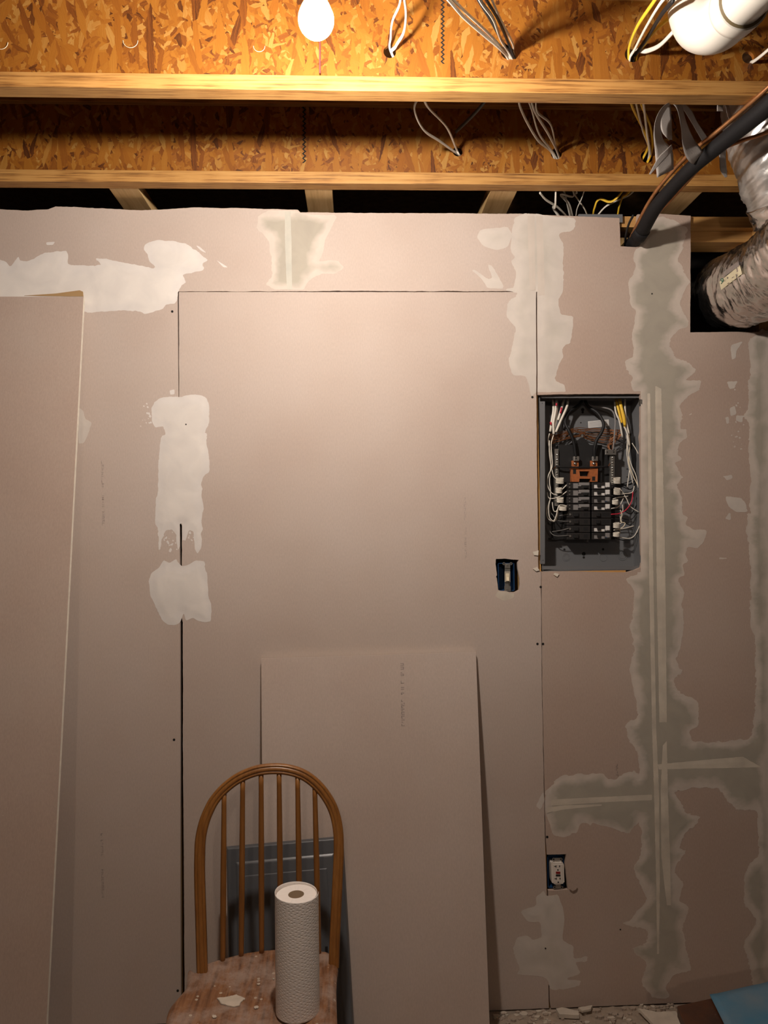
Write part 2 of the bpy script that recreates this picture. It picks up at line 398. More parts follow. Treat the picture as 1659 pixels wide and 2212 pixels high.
wall = thing('wall_back', (0, 0, 0), kind='structure')
TH = .0127
LEFTSEAM_A = [(384.6, 628), (385.4, 860), (387, 1130), (388.5, 1225), (389, 1330), (389.5, 1600), (389.5, 1900), (391, 2189)]
LEFTSEAM_B = [(386.5, 630.6), (387, 860), (389.5, 1128), (393, 1135), (393, 1222), (391, 1232), (391.5, 1325), (395, 1345), (395, 1600), (397.5, 1900), (399, 2189)]
SEAM_B = [(1157.5, 631), (1158.3, 852), (1160.5, 1050), (1163, 1228), (1168.3, 1237), (1170.7, 1500), (1177, 1800), (1183, 2000), (1185.5, 2182)]
SEAM_C = [(1160.5, 640), (1161.5, 851)]
def zfix(L, z=.004):                                     # last point moved to the floor line
    return L
# upper strip
top = [(-1.9, 2.712)]+wps([(0, 452), (60, 455), (105, 452), (120, 446), (200, 449), (300, 454), (420, 448), (560, 451), (643, 453), (649, 459), (900, 460.5), (1156, 462)])
strip = top+wps([(1157, 629.2), (900, 629), (800, 628.6), (388, 629.6)])+[(-1.9, wp(0, 626)[1])]
V_, F_ = plate(strip[::-1], [], 0, TH, rag=.0012, seed=3); obj('drywall_sheet', V_, F_, m_paper, wall)
# left sheet
zb = .006
A = [(-1.9, 2.43)]+wps([(383, 629)])+wps(LEFTSEAM_A[1:-1])+[(wp(391, 2189)[0], zb), (-1.9, zb)]
V_, F_ = plate(A[::-1], [], 0, TH); obj('drywall_sheet', V_, F_, m_paper, wall)
# centre sheet, with the switch cut out
swh = wps(zz(1050, 1180, 12.76, [(270, 350), (500, 340), (700, 365), (905, 375), (865, 450), (875, 640), (900, 760), (925, 900), (930, 1060), (905, 1210), (790, 1270), (640, 1262), (560, 1240), (420, 1232), (335, 1205), (300, 900), (275, 830), (300, 800), (262, 500)]))
B = wps(LEFTSEAM_B[:-1])+[(wp(399, 2189)[0], zb), (wp(1186, 2188)[0], zb)]+wps(SEAM_B[:-1])[::-1]
V_, F_ = plate(B[::-1] if False else B, [swh], 0, TH, rag=.0006, seed=5); obj('drywall_sheet', V_, F_, m_paper, wall)
# right sheet: runs round the breaker panel, the pipe notch, the duct opening and the outlet
panel_open = wps([(1162, 853), (1260, 851), (1383, 851), (1384, 862), (1393, 864), (1392, 874), (1384, 877), (1384, 930), (1382, 945), (1384, 960), (1385, 1190), (1386, 1200), (1397, 1201), (1394, 1212), (1386, 1216), (1384, 1226), (1370, 1232), (1350, 1237), (1200, 1234), (1169, 1235)])
outlet_n = wps([(1181.5, 1846), (1223, 1845), (1221, 1868), (1222.5, 1886), (1225, 1906), (1227, 1922), (1200, 1924), (1184, 1920)])
C = wps([(1160.5, 464), (1240, 467), (1338, 471), (1340, 532), (1375, 534), (1377, 463), (1430, 462), (1492, 466), (1491, 718), (1560, 717), (1641, 717), (1646, 710), (1653, 714)])+[(1.9, wp(1653, 715)[1]), (1.9, zb), (wp(1190, 2182)[0], zb)]
C += wps([(1187.5, 2160), (1185, 2000), (1184, 1924)])+outlet_n[::-1][1:]+wps([(1178.5, 1800), (1172, 1500), (1169.5, 1240)])+panel_open[::-1]+wps([(1161.5, 850), (1160.5, 640)])
V_, F_ = plate(C, [], 0, TH, rag=.0007, seed=9); obj('drywall_sheet', V_, F_, m_paper_pink, wall)
# framing behind
for i, (x0, x1) in enumerate([(wp(368, 1300)[0], wp(385.5, 1300)[0]), (wp(1120, 1000)[0], wp(1167, 1000)[0]-.001)]):
    MB().box(x0, x1, TH+.0005, TH+.1, .04, 2.66).build('trim_%d' % (i+1), m_stud).update_tag()
tp = MB().box(OUTX0, OUTX1, TH+.001, TH+.09, 2.672, 2.710).build('trim_3', m_spfx); struct(tp)
tp = MB().box(1.19, OUTX1, TH+.03, TH+.12, 2.632, 2.671).build('trim_4', m_spfx); struct(tp)
tp = MB().box(wp(1645, 700)[0], wp(1645, 700)[0]+.04, TH+.002, TH+.09, 2.2, 2.671).build('trim_5', m_stud); struct(tp)
tp = MB().box(OUTX0, OUTX1, TH+.001, TH+.09, 0, .038).build('trim_6', m_spfx); struct(tp)
tp = MB().box(wp(1169, 1236)[0], wp(1355, 1236)[0], TH+.001, TH+.09, wp(1200, 1262)[1], wp(1200, 1234.5)[1]).build('trim_7', m_spfx); struct(tp)
for o in list(S.objects):
    if o.name.startswith('trim_'): o['kind'] = 'structure'
x0, z0 = wp(1250, 463); x1, _ = wp(1345, 463)
MB().box(x0, x1, .0008, .0126, wp(1300, 480)[1], wp(1300, 462.5)[1]).build('nail_plate', m_steel, wall)

# ---- joint compound
Z3 = lambda L: zz(0, 400, 3.318, L)
ZP = lambda L: zz(280, 820, 3.814, L)
ZS = lambda L: zz(480, 400, 2.127, L)
ZR = lambda L: zz(1160, 400, 3.325, L)
ZL = lambda L: zz(1350, 800, 4.424, L)
Z6 = lambda L: zz(1150, 1250, 3.259, L)
ZB = lambda L: zz(1000, 1650, 2.517, L)
band = Z3([(-260, 540), (0, 535), (40, 550), (75, 585), (130, 510), (145, 545), (200, 545), (300, 490), (470, 468), (487, 500), (483, 575), (740, 574), (690, 535), (680, 522), (760, 530), (960, 570), (1080, 592), (1120, 590), (1070, 545), (1060, 490), (1030, 460), (1040, 420), (1120, 395), (1250, 402), (1340, 425), (1430, 485), (1490, 540), (1455, 560), (1460, 605), (1380, 628), (1310, 640), (1330, 690), (1290, 735), (1275, 800), (1262, 850), (1190, 855), (1160, 890), (1040, 925), (1000, 905), (880, 898), (760, 905), (640, 915), (560, 900), (-260, 900)])
smear('joint_compound', [wps(band)], m_white, wall, amp=.0035, ns=60, seed=2, thick=.0016)
smear('joint_compound', [wps(Z3([(1395, 425), (1430, 440), (1485, 490), (1440, 470)])), wps(Z3([(1540, 528), (1590, 560), (1635, 590), (1600, 588)])), wps(Z3([(330, 410), (395, 405), (380, 430), (335, 430)]))], m_white, wall, amp=.001, step=.003, thick=.0006)
smear('joint_compound', [wps(Z3([(565, 1590), (600, 1620), (612, 1680), (658, 1700), (630, 1790), (600, 1850), (560, 1850)]))], m_light, wall, amp=.002, seed=8)
pa = ZP([(335, 138), (410, 145), (500, 125), (570, 122), (630, 150), (655, 200), (655, 340), (640, 390), (620, 440), (635, 445), (630, 520), (655, 620), (662, 760), (610, 790), (585, 860), (600, 900), (590, 960), (612, 1050), (590, 1170), (605, 1230), (585, 1270), (600, 1320), (585, 1400), (560, 1440), (535, 1400), (530, 1300), (525, 1255), (490, 1240), (460, 1330), (440, 1320), (400, 1410), (385, 1330), (385, 1280), (350, 1235), (300, 1240), (262, 1330), (252, 1400), (240, 1400), (235, 1230), (210, 1190), (215, 980), (235, 920), (235, 800), (240, 640), (262, 460), (295, 455), (280, 385), (210, 395), (185, 340), (178, 240), (210, 180), (250, 155)])
pb = ZP([(280, 1485), (330, 1512), (385, 1478), (395, 1500), (430, 1540), (500, 1520), (540, 1490), (615, 1495), (622, 1560), (640, 1600), (650, 1800), (675, 1850), (670, 1990), (620, 2000), (560, 1985), (520, 1960), (465, 1985), (445, 1920), (420, 2000), (385, 2020), (320, 2020), (275, 1990), (250, 1950), (215, 1870), (170, 1780), (158, 1650), (185, 1590), (240, 1550)])
slit = wps([(388.5, 1131), (393.5, 1131), (393.5, 1223), (388.5, 1223)])
smear('joint_compound', [wps(pa)], m_white, wall, amp=.0022, ns=70, seed=4, step=.003, holes=[slit], thick=.0016)
smear('joint_compound', [wps(pb)], m_white, wall, amp=.0018, ns=70, seed=6, step=.003, thick=.0016)
speck = []
for k in range(46):
    cx, cy = random.choice([(310, 1310), (330, 1340), (500, 1300), (150, 330), (165, 260), (350, 1370)]); cx += random.gauss(0, 26); cy += random.gauss(0, 45)
    r = random.uniform(5, 13); speck.append(wps(ZP([(cx-r, cy), (cx, cy-r*1.2), (cx+r, cy+2), (cx+3, cy+r)])))
smear('joint_compound', speck+[wps(ZP([(330, 90), (370, 80), (370, 120), (335, 125)]))], m_white, wall, amp=.0006, step=.002, thick=.0004)
t1 = ZS([(165, 140), (230, 112), (355, 110), (400, 135), (530, 138), (500, 200), (470, 260), (460, 330), (440, 350), (530, 345), (560, 380), (520, 405), (440, 410), (400, 440), (375, 478), (350, 482), (240, 480), (200, 455), (230, 420), (225, 340), (215, 260), (180, 220), (160, 200)])
smear('joint_compound', [wps(t1)], m_grey, wall, amp=.004, ns=50, seed=12, hard=[wps([(500, 452), (640, 456), (655, 462), (800, 463), (800, 626), (500, 626)])])
smear('joint_compound', [wps(ZS([(1185, 205), (1310, 190), (1335, 230), (1310, 285), (1260, 300), (1200, 280), (1170, 240)])), wps(ZS([(1145, 390), (1160, 388), (1220, 430), (1240, 425), (1218, 362), (1240, 370), (1300, 475), (1220, 475), (1190, 430)]))], m_light, wall, amp=.002, seed=13, step=.003)
bt = ZS([(1340, 150), (1390, 132), (1440, 132)])+ZR([(45, 215), (290, 240), (260, 330), (150, 345), (190, 430), (185, 560), (190, 640), (190, 760), (150, 830), (170, 930), (260, 940), (255, 1030), (240, 1130), (180, 1170), (190, 1230), (150, 1300), (130, 1400), (200, 1440), (205, 1488), (2, 1488)])
bt += ZS([(1440, 955), (1420, 975), (1400, 880), (1330, 870), (1315, 800), (1330, 760), (1350, 660), (1305, 600), (1310, 540), (1360, 500), (1300, 480), (1340, 470), (1350, 400), (1325, 350), (1345, 330), (1325, 300), (1335, 200)])
smear('joint_compound', [wps(bt)], m_light, wall, amp=.004, ns=45, seed=14, holes=[wps([(1157.6, 630), (1160.4, 630), (1161.4, 860), (1158.6, 860)])])
# the tall band right of the panel, with the cross joints
ml = ZR([(705, 465), (695, 540), (710, 590), (660, 700), (665, 860), (710, 900), (700, 980), (680, 1090), (700, 1230), (630, 1260), (650, 1320), (690, 1390), (670, 1410), (690, 1480)])+[(1380, 852), (1380, 1240)]+Z6([(650, 0), (700, 60), (720, 100), (715, 220), (690, 320), (715, 450), (700, 540), (680, 630), (700, 720), (740, 880), (740, 960), (650, 1030), (670, 1110), (710, 1180), (740, 1240), (760, 1390), (710, 1345), (650, 1370), (600, 1410), (540, 1410), (490, 1370), (230, 1380), (180, 1400), (95, 1500), (85, 1620)])
ml += ZB([(450, 230), (453, 300), (490, 380), (550, 400), (620, 370), (650, 320), (800, 340), (900, 380), (960, 300), (975, 400), (960, 500), (925, 570), (960, 640), (1000, 740), (900, 850), (870, 870), (1010, 905), (990, 980), (920, 1010), (1000, 1080), (970, 1200), (1040, 1280)])
mr = ZB([(1130, 1270), (1100, 1210), (1150, 1150), (1250, 1120), (1210, 1000), (1200, 880), (1230, 780), (1170, 740), (1200, 650), (1150, 580), (1220, 470), (1170, 460), (1200, 400), (1270, 320), (1290, 290), (1220, 270), (1190, 230), (1150, 150), (1300, 120), (1390, 130), (1440, 200), (1490, 250), (1600, 250), (1610, 500), (1540, 560), (1520, 740), (1600, 860), (1520, 980), (1560, 1100), (1580, 1215), (1680, 1200), (1680, 0)])
mr += Z6([(1680, 1100), (1680, -200)])+ZR([(1680, 1060), (1535, 1085), (1510, 1150), (1540, 1300), (1520, 1400), (1520, 1600), (1490, 1650), (1515, 1700), (1520, 1800)])+ZL([(1190, 900), (1200, 1100), (1190, 1350), (1160, 1370), (1170, 1600), (1200, 1800), (1200, 2212)])+Z6([(1535, 330), (1570, 400), (1570, 640), (1570, 900), (1540, 1130), (1300, 1150), (1115, 1150), (1110, 1070), (1170, 1030), (1165, 860), (1090, 830), (1010, 780), (1000, 700), (1050, 650), (1000, 560), (1040, 500), (1060, 380), (1070, 270), (1050, 190), (1070, 120), (1040, 60)])
mr += ZL([(580, 2180), (560, 2110), (510, 2000), (570, 1950), (560, 1860), (610, 1820), (580, 1760), (600, 1690), (680, 1700), (750, 1640), (790, 1530), (660, 1520), (580, 1480), (600, 1410), (540, 1380), (545, 1280), (530, 1180), (500, 1090), (575, 1015), (540, 1010), (480, 880), (545, 850), (490, 800), (510, 700), (590, 650), (590, 560), (530, 560), (540, 400), (520, 340)])
mr += ZR([(1040, 1560), (1100, 1500), (1170, 1480), (1180, 1400), (1040, 1410), (1150, 1330), (1080, 1270), (1000, 1250), (960, 1180), (950, 1100), (1000, 1060), (1085, 1010), (1080, 960), (1015, 860), (1080, 730), (1098, 690), (1060, 620), (1010, 540), (1050, 430), (1085, 310), (1000, 260), (880, 225), (740, 300), (740, 440)])
bot = wp(1400, 2166)
pn = wps([(1384, 845), (1384, 1232), (1170, 1236), (1160, 853), (1260, 850)])
outh = wps([(1178, 1840), (1226, 1842), (1229, 1930), (1178, 1928)])
hardr = wps([(1376, 463), (1492, 466), (1492, 718), (1653, 716), (1662, 716), (1662, 2170), (1186, 2184), (1178.5, 1800), (1171.5, 1500), (1169.5, 1238), (1384, 1236), (1384, 852), (1300, 850), (1300, 600), (1342, 534), (1375, 534)])
smear('joint_compound', [wps(ml+mr)], m_grey, wall, amp=.0075, ns=36, seed=21, step=.0032, holes=[pn], hard=[hardr])
lowp = ZB([(400, 720), (440, 690), (452, 720), (520, 710), (555, 830), (540, 960), (600, 990), (600, 1060), (680, 1045), (670, 1075), (610, 1080), (640, 1140), (560, 1170), (640, 1180), (630, 1210), (480, 1235), (455, 1160), (290, 1145), (310, 1120), (270, 1000), (300, 940), (350, 930), (380, 960), (430, 940), (420, 860), (350, 860), (310, 800), (400, 770)])
smear('joint_compound', [wps(lowp)], m_light, wall, amp=.003, ns=50, seed=23, step=.0035)
smear('joint_compound', [wps(ZB([(395, 230), (435, 150), (445, 200), (420, 250)]))]+[], m_light, wall, amp=.002, seed=24, step=.003)
sm = [ZL([(975, 110), (1080, 100), (1040, 170), (1000, 180)]), ZL([(1000, 360), (1050, 340), (1065, 420), (1010, 440)]), ZL([(955, 450), (990, 440), (995, 510), (970, 510)]), ZL([(1060, 430), (1130, 430), (1120, 500), (1060, 480)]), ZL([(960, 1200), (1110, 1220), (1150, 1270), (1175, 1355), (1060, 1355), (1000, 1310), (965, 1250)]), ZL([(985, 1370), (1010, 1360), (1010, 1430), (950, 1420)]), ZL([(925, 1010), (1020, 1000), (1030, 1030), (975, 1055), (955, 1030)]), ZL([(900, 1790), (975, 1790), (975, 1800), (905, 1803)]), ZR([(1390, 1150), (1480, 1120), (1430, 1190), (1430, 1240), (1400, 1260)]), ZL([(605, 430), (640, 405), (640, 425)]), ZL([(670, 365), (705, 385), (700, 390)])]
for k in range(40):
    cx = random.gauss(1090, 55); cy = random.uniform(180, 760); r = random.uniform(4, 10); sm.append(ZL([(cx-r, cy), (cx, cy-r), (cx+r*1.5, cy), (cx, cy+r)]))
smear('joint_compound', [wps(q) for q in sm], m_light, wall, amp=.0022, ns=90, seed=25, step=.0028, thick=.0005)
# ---- joint tape
m_tape2 = simple('damp_tape', (.56, .53, .46), .85, noise=.15, nsc=14, bump=.2, bsc=60, col2=(.44, .43, .38)); m_tape3 = simple('pale_tape', (.62, .545, .48), .85, noise=.1, nsc=14, bump=.2, bsc=60)
def tape(L, R, mat=m_tape, **k): smear('joint_tape', [wps(L+R[::-1])], mat, wall, amp=.0009, ns=60, step=.003, soft=False, base=.0016, thick=.0006, **k)
tape([(1398, 850), (1402, 1250), (1408, 1570), (1412, 1700), (1417, 1900), (1419, 2060)], [(1404, 850), (1411, 1250), (1417, 1570), (1423, 1700), (1425, 1900), (1423, 2060)])
tape([(1415, 833), (1418, 1250), (1424, 1560)], [(1428, 840), (1437, 1250), (1440, 1560)])
tape([(1431, 1610), (1427, 1700), (1428, 1850), (1440, 1955)], [(1440, 1600), (1442, 1700), (1447, 1850), (1449, 1955)])
tape([(1139, 466), (1144, 627)], [(1154, 466), (1156, 627)], m_tape3)
tape([(1158, 466), (1162, 638)], [(1172, 467), (1177, 638)], m_tape3)
tape([(615, 457), (616, 540), (620, 626)], [(628, 457), (630, 540), (631, 626)], m_tape2)
tape([(1420, 1651), (1500, 1643), (1604, 1634), (1632, 1650)], [(1423, 1662), (1500, 1660), (1560, 1659), (1645, 1657)])
tape([(1190, 1727), (1300, 1721), (1408, 1716)], [(1190, 1740), (1300, 1733), (1408, 1728)])
tape([(1181, 1744), (1220, 1739), (1300, 1737)], [(1181, 1756), (1220, 1748), (1300, 1740)])
# ---- screws
for px, py in [(372, 673), (376, 1598), (384, 2140), (1150, 858), (1168, 1268), (1161, 1391), (1173, 1391), (1182, 1808), (402, 917), (1408, 635), (1178, 2048), (1340, 2008)]:
    x, z = wp(px, py); r = .0042 if px not in (402, 1408, 1178, 1340) else .0025
    obj('drywall_screw', *disc((x, -.0026 if px in (402, 1408, 1178) else -.0006, z), r, .003), m_hole, wall)
# ---- faint print on the board paper: small strokes, not readable in the photo
def stamp(px, py0, py1, wpx, mat, parent, plane=None, seed=1, gaps=()):
    r = random.Random(seed); mb = MB(); y = py0
    f = plane or (lambda a, b: at(a, b, DW-.0004))
    while y < py1:
        h = r.uniform(5, 8)
        if not any(a < y < b for a, b in gaps):
            for k in range(3):
                if r.random() < .75:
                    a = px-wpx/2+(y-py0)*.018; t = 1.1
                    if k == 0: q = (a, y, a+wpx, y+t)
                    elif k == 1: q = (a+r.choice([0, wpx*.5, wpx-t]), y, a+r.choice([wpx*.4, wpx]), y+h*.7) if False else (a+r.choice([0, wpx*.45, wpx-t]), y, 0, y+h*.75)
                    else: q = (a, y+h*.6, a+wpx*r.choice([.5, 1]), y+h*.6+t)
                    x0, y0, x1, y1 = q
                    if k == 1: x1 = x0+t
                    C = [f(x0, y0), f(x0, y1), f(x1, y1), f(x1, y0)]; mb.quadbox([c+Vector((0, -.0002, 0)) for c in C], (0, .0002, 0))
        y += h+1
    return mb.build('printed_marking', mat, parent)
stamp(221, 995, 1132, 5, m_ink2, wall, seed=2); stamp(1004, 1075, 1205, 4, m_ink2, wall, seed=3, gaps=[(1125, 1135)])
stamp(220, 1800, 1940, 5, m_ink2, wall, seed=4, gaps=[(1845, 1870)]); stamp(1333, 1650, 1676, 5, m_ink, wall, seed=6)
# torn paper under the switch cut-out and beside the outlet
smear('paper_tear', [wps(zz(1050, 1180, 12.76, [(330, 1235), (600, 1265), (640, 1300), (770, 1300), (770, 1400), (600, 1490), (440, 1490), (250, 1370)]))], m_tape, wall, amp=.001, step=.002, base=.0003, thick=.0004)
V_, F_ = plate(wps([(1226, 1908), (1231, 1906), (1246, 1913), (1243, 1920), (1236, 1923), (1229, 1919)])[::-1], [], -.006, -.0045, rag=.0006, rstep=.003); obj('paper_tear', V_, F_, m_paper_pink, wall)
for q in ([(1150, 1192), (1163, 1189), (1162, 1200), (1153, 1199)], [(1150, 1228), (1160, 1225), (1165, 1232), (1158, 1234)], [(1198, 1237), (1207, 1240), (1203, 1246), (1195, 1241)]):
    V_, F_ = plate(wps(q)[::-1], [], -.004, -.0025, rag=.0006, rstep=.003); obj('paper_tear', V_, F_, m_gyp, wall)

# ------------------------------------------------------------------ joists
def web_with_holes(d, holes_px, name_parent, r=.0175):
    y0 = -DW+d; loops = []
    for px, py, rr in holes_px:
        p = at(px, py, d)
        loops.append([(p.x+rr*math.cos(a), p.z+rr*math.sin(a)) for a in [2*math.pi*k/22 for k in range(22)]])
    o = [(OUTX0, JB+.03), (OUTX1, JB+.03), (OUTX1, JB+JH-.03), (OUTX0, JB+JH-.03)]
    V, Fc = plate(o, loops, y0, y0+.0095); return obj('web', V, Fc, m_osb, name_parent)
def joist(d, holes, label):
    t = thing('floor_joist', (0, -DW+d+.022, JB), label, 'joist')
    y = -DW+d
    for nm, z in (('bottom_flange', JB), ('top_flange', JB+JH-.039)):
        o = MB().box(OUTX0, OUTX1, y, y+.0445, z, z+.039).build(nm, m_flange, t); bevel(o, .0015, 2)
    web_with_holes(d+.0175, holes, t)
    return t
H1 = [(842, 112, .0165), (1098, 112, .020), (1366, 118, .0205), (1616, 124, .0165)]
H2 = [(989, 327, .017), (1202, 332, .019), (1398, 338, .022)]
j0 = joist(1.328, [], 'wooden I-joist nearest overhead, carrying the lit bulb')
j1 = joist(1.800, H1, 'upper wooden I-joist with brightly lit strand-board web behind the bulb')
j2 = joist(2.288, H2, 'lower wooden I-joist just above the top edge of the drywall')
for k, (d, lab) in enumerate([(-1.6, 'wooden I-joist behind the camera, carrying the second bulb'), (-1.112, 'wooden I-joist behind the camera')]): joist(d, [], lab)
def zigzag(px, y0, y1, d, parent):
    L = []; R = []; n = int((y1-y0)/5)
    for k in range(n+1):
        y = y0+(y1-y0)*k/n; w = 3.5 if k % 2 else -2.0; L.append((px+w-1.5, y)); R.append((px+w+2.2, y))
    P = [at(x, y, d) for x, y in L+R[::-1]]
    V, Fc = plate([(p.x, p.z) for p in P][::-1], [], -DW+d-.0006, -DW+d); obj('web_joint', V, Fc, m_hole, parent)
zigzag(955, -20, 138, 1.8172, j1); zigzag(656, 222, 352, 2.3052, j2)
def ring_chip(px, py, r, d, parent):
    c = at(px, py, d); a0 = .1
    P = [c+Vector((r*math.cos(a), -.001, r*math.sin(a))) for a in [math.pi*(1.0+k/10) for k in range(11)]]
    obj('staple_scar', *tube(P, .0007, 5, n=2), m_tan, parent)
ring_chip(282, 88, .019, 1.817, j1); ring_chip(2, 92, .018, 1.817, j1); ring_chip(560, 100, .015, 1.817, j1)
# blocks bridging from the last joist over the wall
for k, (xa, xb, lab) in enumerate([(-.80, -.705, 'leftmost pale wood block between joist and wall top'), (-.158, -.0665, 'wood block below the bulb, between joist and wall top'), (.465, .555, 'wood block spanning joist and wall top, left of the white cables'), (1.08, 1.19, 'wood block behind the black insulated pipe')]):
    o = MB().box(xa, xb, -DW+2.3335, .45, JB+.001, JB+.039).build('wood_block', m_spf); bevel(o, .001)
    tag(o, lab, 'wood block', 'wood blocks between the last joist and the wall')

# ------------------------------------------------------------------ bulbs
def bulb(pos, L, hlabel, blabel, R=.0345, col=BULB_C):
    x, y, z = pos; jz = JB
    h = thing('lamp_holder', (x, y, jz-.001), hlabel, 'lamp holder')
    V, Fc = lathe((x, y, 0), [(0, jz), (.055, jz), (.057, jz-.008), (.050, jz-.018), (.030, jz-.026), (.026, jz-.05), (.020, jz-.052), (.018, jz-.045), (0, jz-.045)], 32)
    obj('socket', V, Fc, m_porc, h, True)
    b = thing('light_bulb', (x, y, z-R), blabel, 'light bulb')
    top = jz-.046
    n = 12; prof = []
    for k in range(n+1):
        a = math.pi/2*(k/n); prof.append((R*math.sin(a), z-R*math.cos(a)))
    prof += [(R*.985, z+.007), (R*.93, z+.013), (R*.80, z+.024), (R*.62, z+.036)]
    obj('globe', *lathe((x, y, 0), prof, 32), emit('bulb_glow', col, L), b, True)
    obj('housing', *lathe((x, y, 0), [(R*.62, z+.036), (R*.55, z+.045), (.0145, z+.058), (.0135, top+.012)], 32), m_porc, b, True)
    obj('screw_cap', *lathe((x, y, 0), [(.0133, z+.06), (.0133, top+.014), (0, top+.014)], 20), m_galv, b, True)
bulb(BULB_POS, BULB_L, 'white porcelain lamp holder under the nearest joist', 'glowing bulb hanging at the top of the picture')
bulb(LAMP2_POS, LAMP2_L, 'white porcelain lamp holder behind the camera', 'second glowing bulb behind the camera', col=LAMP2_C)
o = obj('thin_cord', *tube([at(690, -60, 1.79), at(691, 60, 1.795), at(691, 158, 1.798)], .0022, 6), simple('cord_red', (.22, .05, .05), .6)); tag(o, 'thin reddish cord hanging behind the bulb against the joist web', 'cord')

# ------------------------------------------------------------------ cables through the joists
def cable(P, mat, lab, cat='cable', r=.0048, flat=.55, name='electrical_cable', group=None):
    o = obj(name, *tube([at(*q) for q in P], r, 10, flat, n=8), mat, None, True); tag(o, lab, cat, group); return o
cable([(880, -120, 1.45), (868, -30, 1.60), (863, 10, 1.68), (848, 45, 1.75), (844, 80, 1.79), (847, 118, 1.822), (905, 190, 1.90), (895, 235, 1.96), (915, 280, 2.08), (950, 305, 2.2), (985, 330, 2.31), (1010, 345, 2.40)], m_romex, 'thin white cable through the hole right of the bulb, left of a pair')
cable([(878, -120, 1.45), (873, -20, 1.62), (877, 30, 1.70), (872, 70, 1.76), (855, 100, 1.80), (849, 122, 1.823), (908, 200, 1.88), (925, 232, 1.95), (965, 275, 2.12), (985, 320, 2.28), (992, 334, 2.31), (1010, 345, 2.40)], m_romex, 'thick white cable through the hole right of the bulb, right of a pair', r=.0058)
for k, (P, m, lab, r) in enumerate([
  ([(900, -70, 1.40), (965, -5, 1.5), (1000, 35, 1.6), (1045, 75, 1.7), (1080, 105, 1.77), (1098, 128, 1.822), (1118, 190, 1.9), (1125, 235, 1.98), (1160, 300, 2.18), (1197, 340, 2.31), (1200, 440, 2.36), (1195, 448, 2.45), (1208, 468, 2.49)], m_romex, 'lowest white cable of the bundle through the second joist hole', .0058),
  ([(910, -70, 1.42), (975, -5, 1.52), (1010, 30, 1.62), (1055, 72, 1.72), (1088, 108, 1.79), (1103, 128, 1.822), (1130, 190, 1.9), (1148, 235, 2.0), (1165, 290, 2.16), (1200, 338, 2.31), (1240, 420, 2.40), (1212, 420, 2.4), (1228, 440, 2.44), (1236, 468, 2.49)], m_romex, 'second lowest white cable of the bundle through the second joist hole', .0048),
  ([(1000, -60, 1.42), (1030, -5, 1.52), (1060, 45, 1.64), (1085, 90, 1.76), (1107, 126, 1.822), (1060, 200, 1.95), (1030, 240, 2.05), (985, 285, 2.2)], m_blackc, 'black cable on the left of the second joist hole bundle', .0055),
  ([(1010, -60, 1.40), (1037, 0, 1.5), (1065, 40, 1.6), (1082, 85, 1.74), (1108, 128, 1.822), (1140, 190, 1.9), (1155, 240, 2.0), (1185, 290, 2.16), (1207, 338, 2.31), (1215, 400, 2.38), (1222, 425, 2.42), (1232, 470, 2.5)], m_romex, 'white cable between the two black ones in the bundle', .0050),
  ([(1020, -60, 1.40), (1048, -5, 1.5), (1075, 40, 1.62), (1097, 90, 1.76), (1112, 126, 1.822), (1130, 160, 1.9)], m_blackc, 'black cable on the right of the second joist hole bundle', .0060),
  ([(1055, -20, 1.52), (1080, 40, 1.64), (1108, 95, 1.77), (1112, 122, 1.822), (1155, 190, 1.9), (1160, 240, 2.0), (1190, 270, 2.1), (1205, 330, 2.30), (1245, 410, 2.38), (1240, 418, 2.41), (1262, 450, 2.46), (1270, 470, 2.5)], m_romex, 'rightmost white cable of the second joist hole bundle', .0042)]):
    cable(P, m, lab, r=r, group='cables through the second joist hole')
for k, (P, m, lab, r) in enumerate([
  ([(1450, -60, 1.5), (1418, -5, 1.58), (1378, 55, 1.70), (1360, 100, 1.79), (1358, 128, 1.822), (1358, 190, 1.9), (1365, 228, 1.98), (1380, 260, 2.1), (1398, 300, 2.2), (1393, 334, 2.31), (1330, 430, 2.40), (1295, 430, 2.42), (1284, 450, 2.45), (1281, 468, 2.49)], m_yellow, 'left yellow cable arching into the third joist hole', .0058),
  ([(1450, -20, 1.5), (1425, 10, 1.56), (1395, 60, 1.68), (1372, 105, 1.78), (1360, 132, 1.822), (1368, 190, 1.9), (1375, 228, 1.99), (1388, 280, 2.15), (1402, 336, 2.31), (1370, 410, 2.39), (1340, 430, 2.42), (1310, 445, 2.45), (1290, 466, 2.49)], m_romex, 'white cable beside the yellow one in the third joist hole', .0050),
  ([(1455, 0, 1.5), (1430, 30, 1.58), (1402, 75, 1.72), (1377, 112, 1.80), (1366, 128, 1.822), (1395, 190, 1.9)], m_blackc, 'black cable in the third joist hole', .0065),
  ([(1480, 10, 1.56), (1446, 38, 1.62), (1418, 62, 1.70), (1396, 90, 1.77), (1374, 124, 1.822), (1375, 190, 1.9), (1388, 232, 2.0), (1406, 280, 2.15), (1404, 338, 2.31), (1360, 412, 2.39), (1345, 425, 2.41), (1338, 445, 2.45), (1334, 468, 2.49)], m_yellow, 'right yellow cable below the white plastic elbow', .0062),
  ([(1490, 30, 1.58), (1455, 68, 1.64), (1425, 98, 1.72), (1398, 110, 1.78), (1370, 116, 1.822), (1385, 190, 1.9), (1392, 240, 2.0), (1398, 290, 2.16), (1406, 336, 2.31)], m_romex, 'white cable sagging below the white plastic elbow', .0058)]):
    cable(P, m, lab, r=r, group='cables through the third joist hole')
cable([(1700, 70, 1.7), (1659, 108, 1.75), (1632, 130, 1.80), (1618, 138, 1.84), (1600, 160, 1.9)], m_romex, 'white cable end entering the hole at far right')
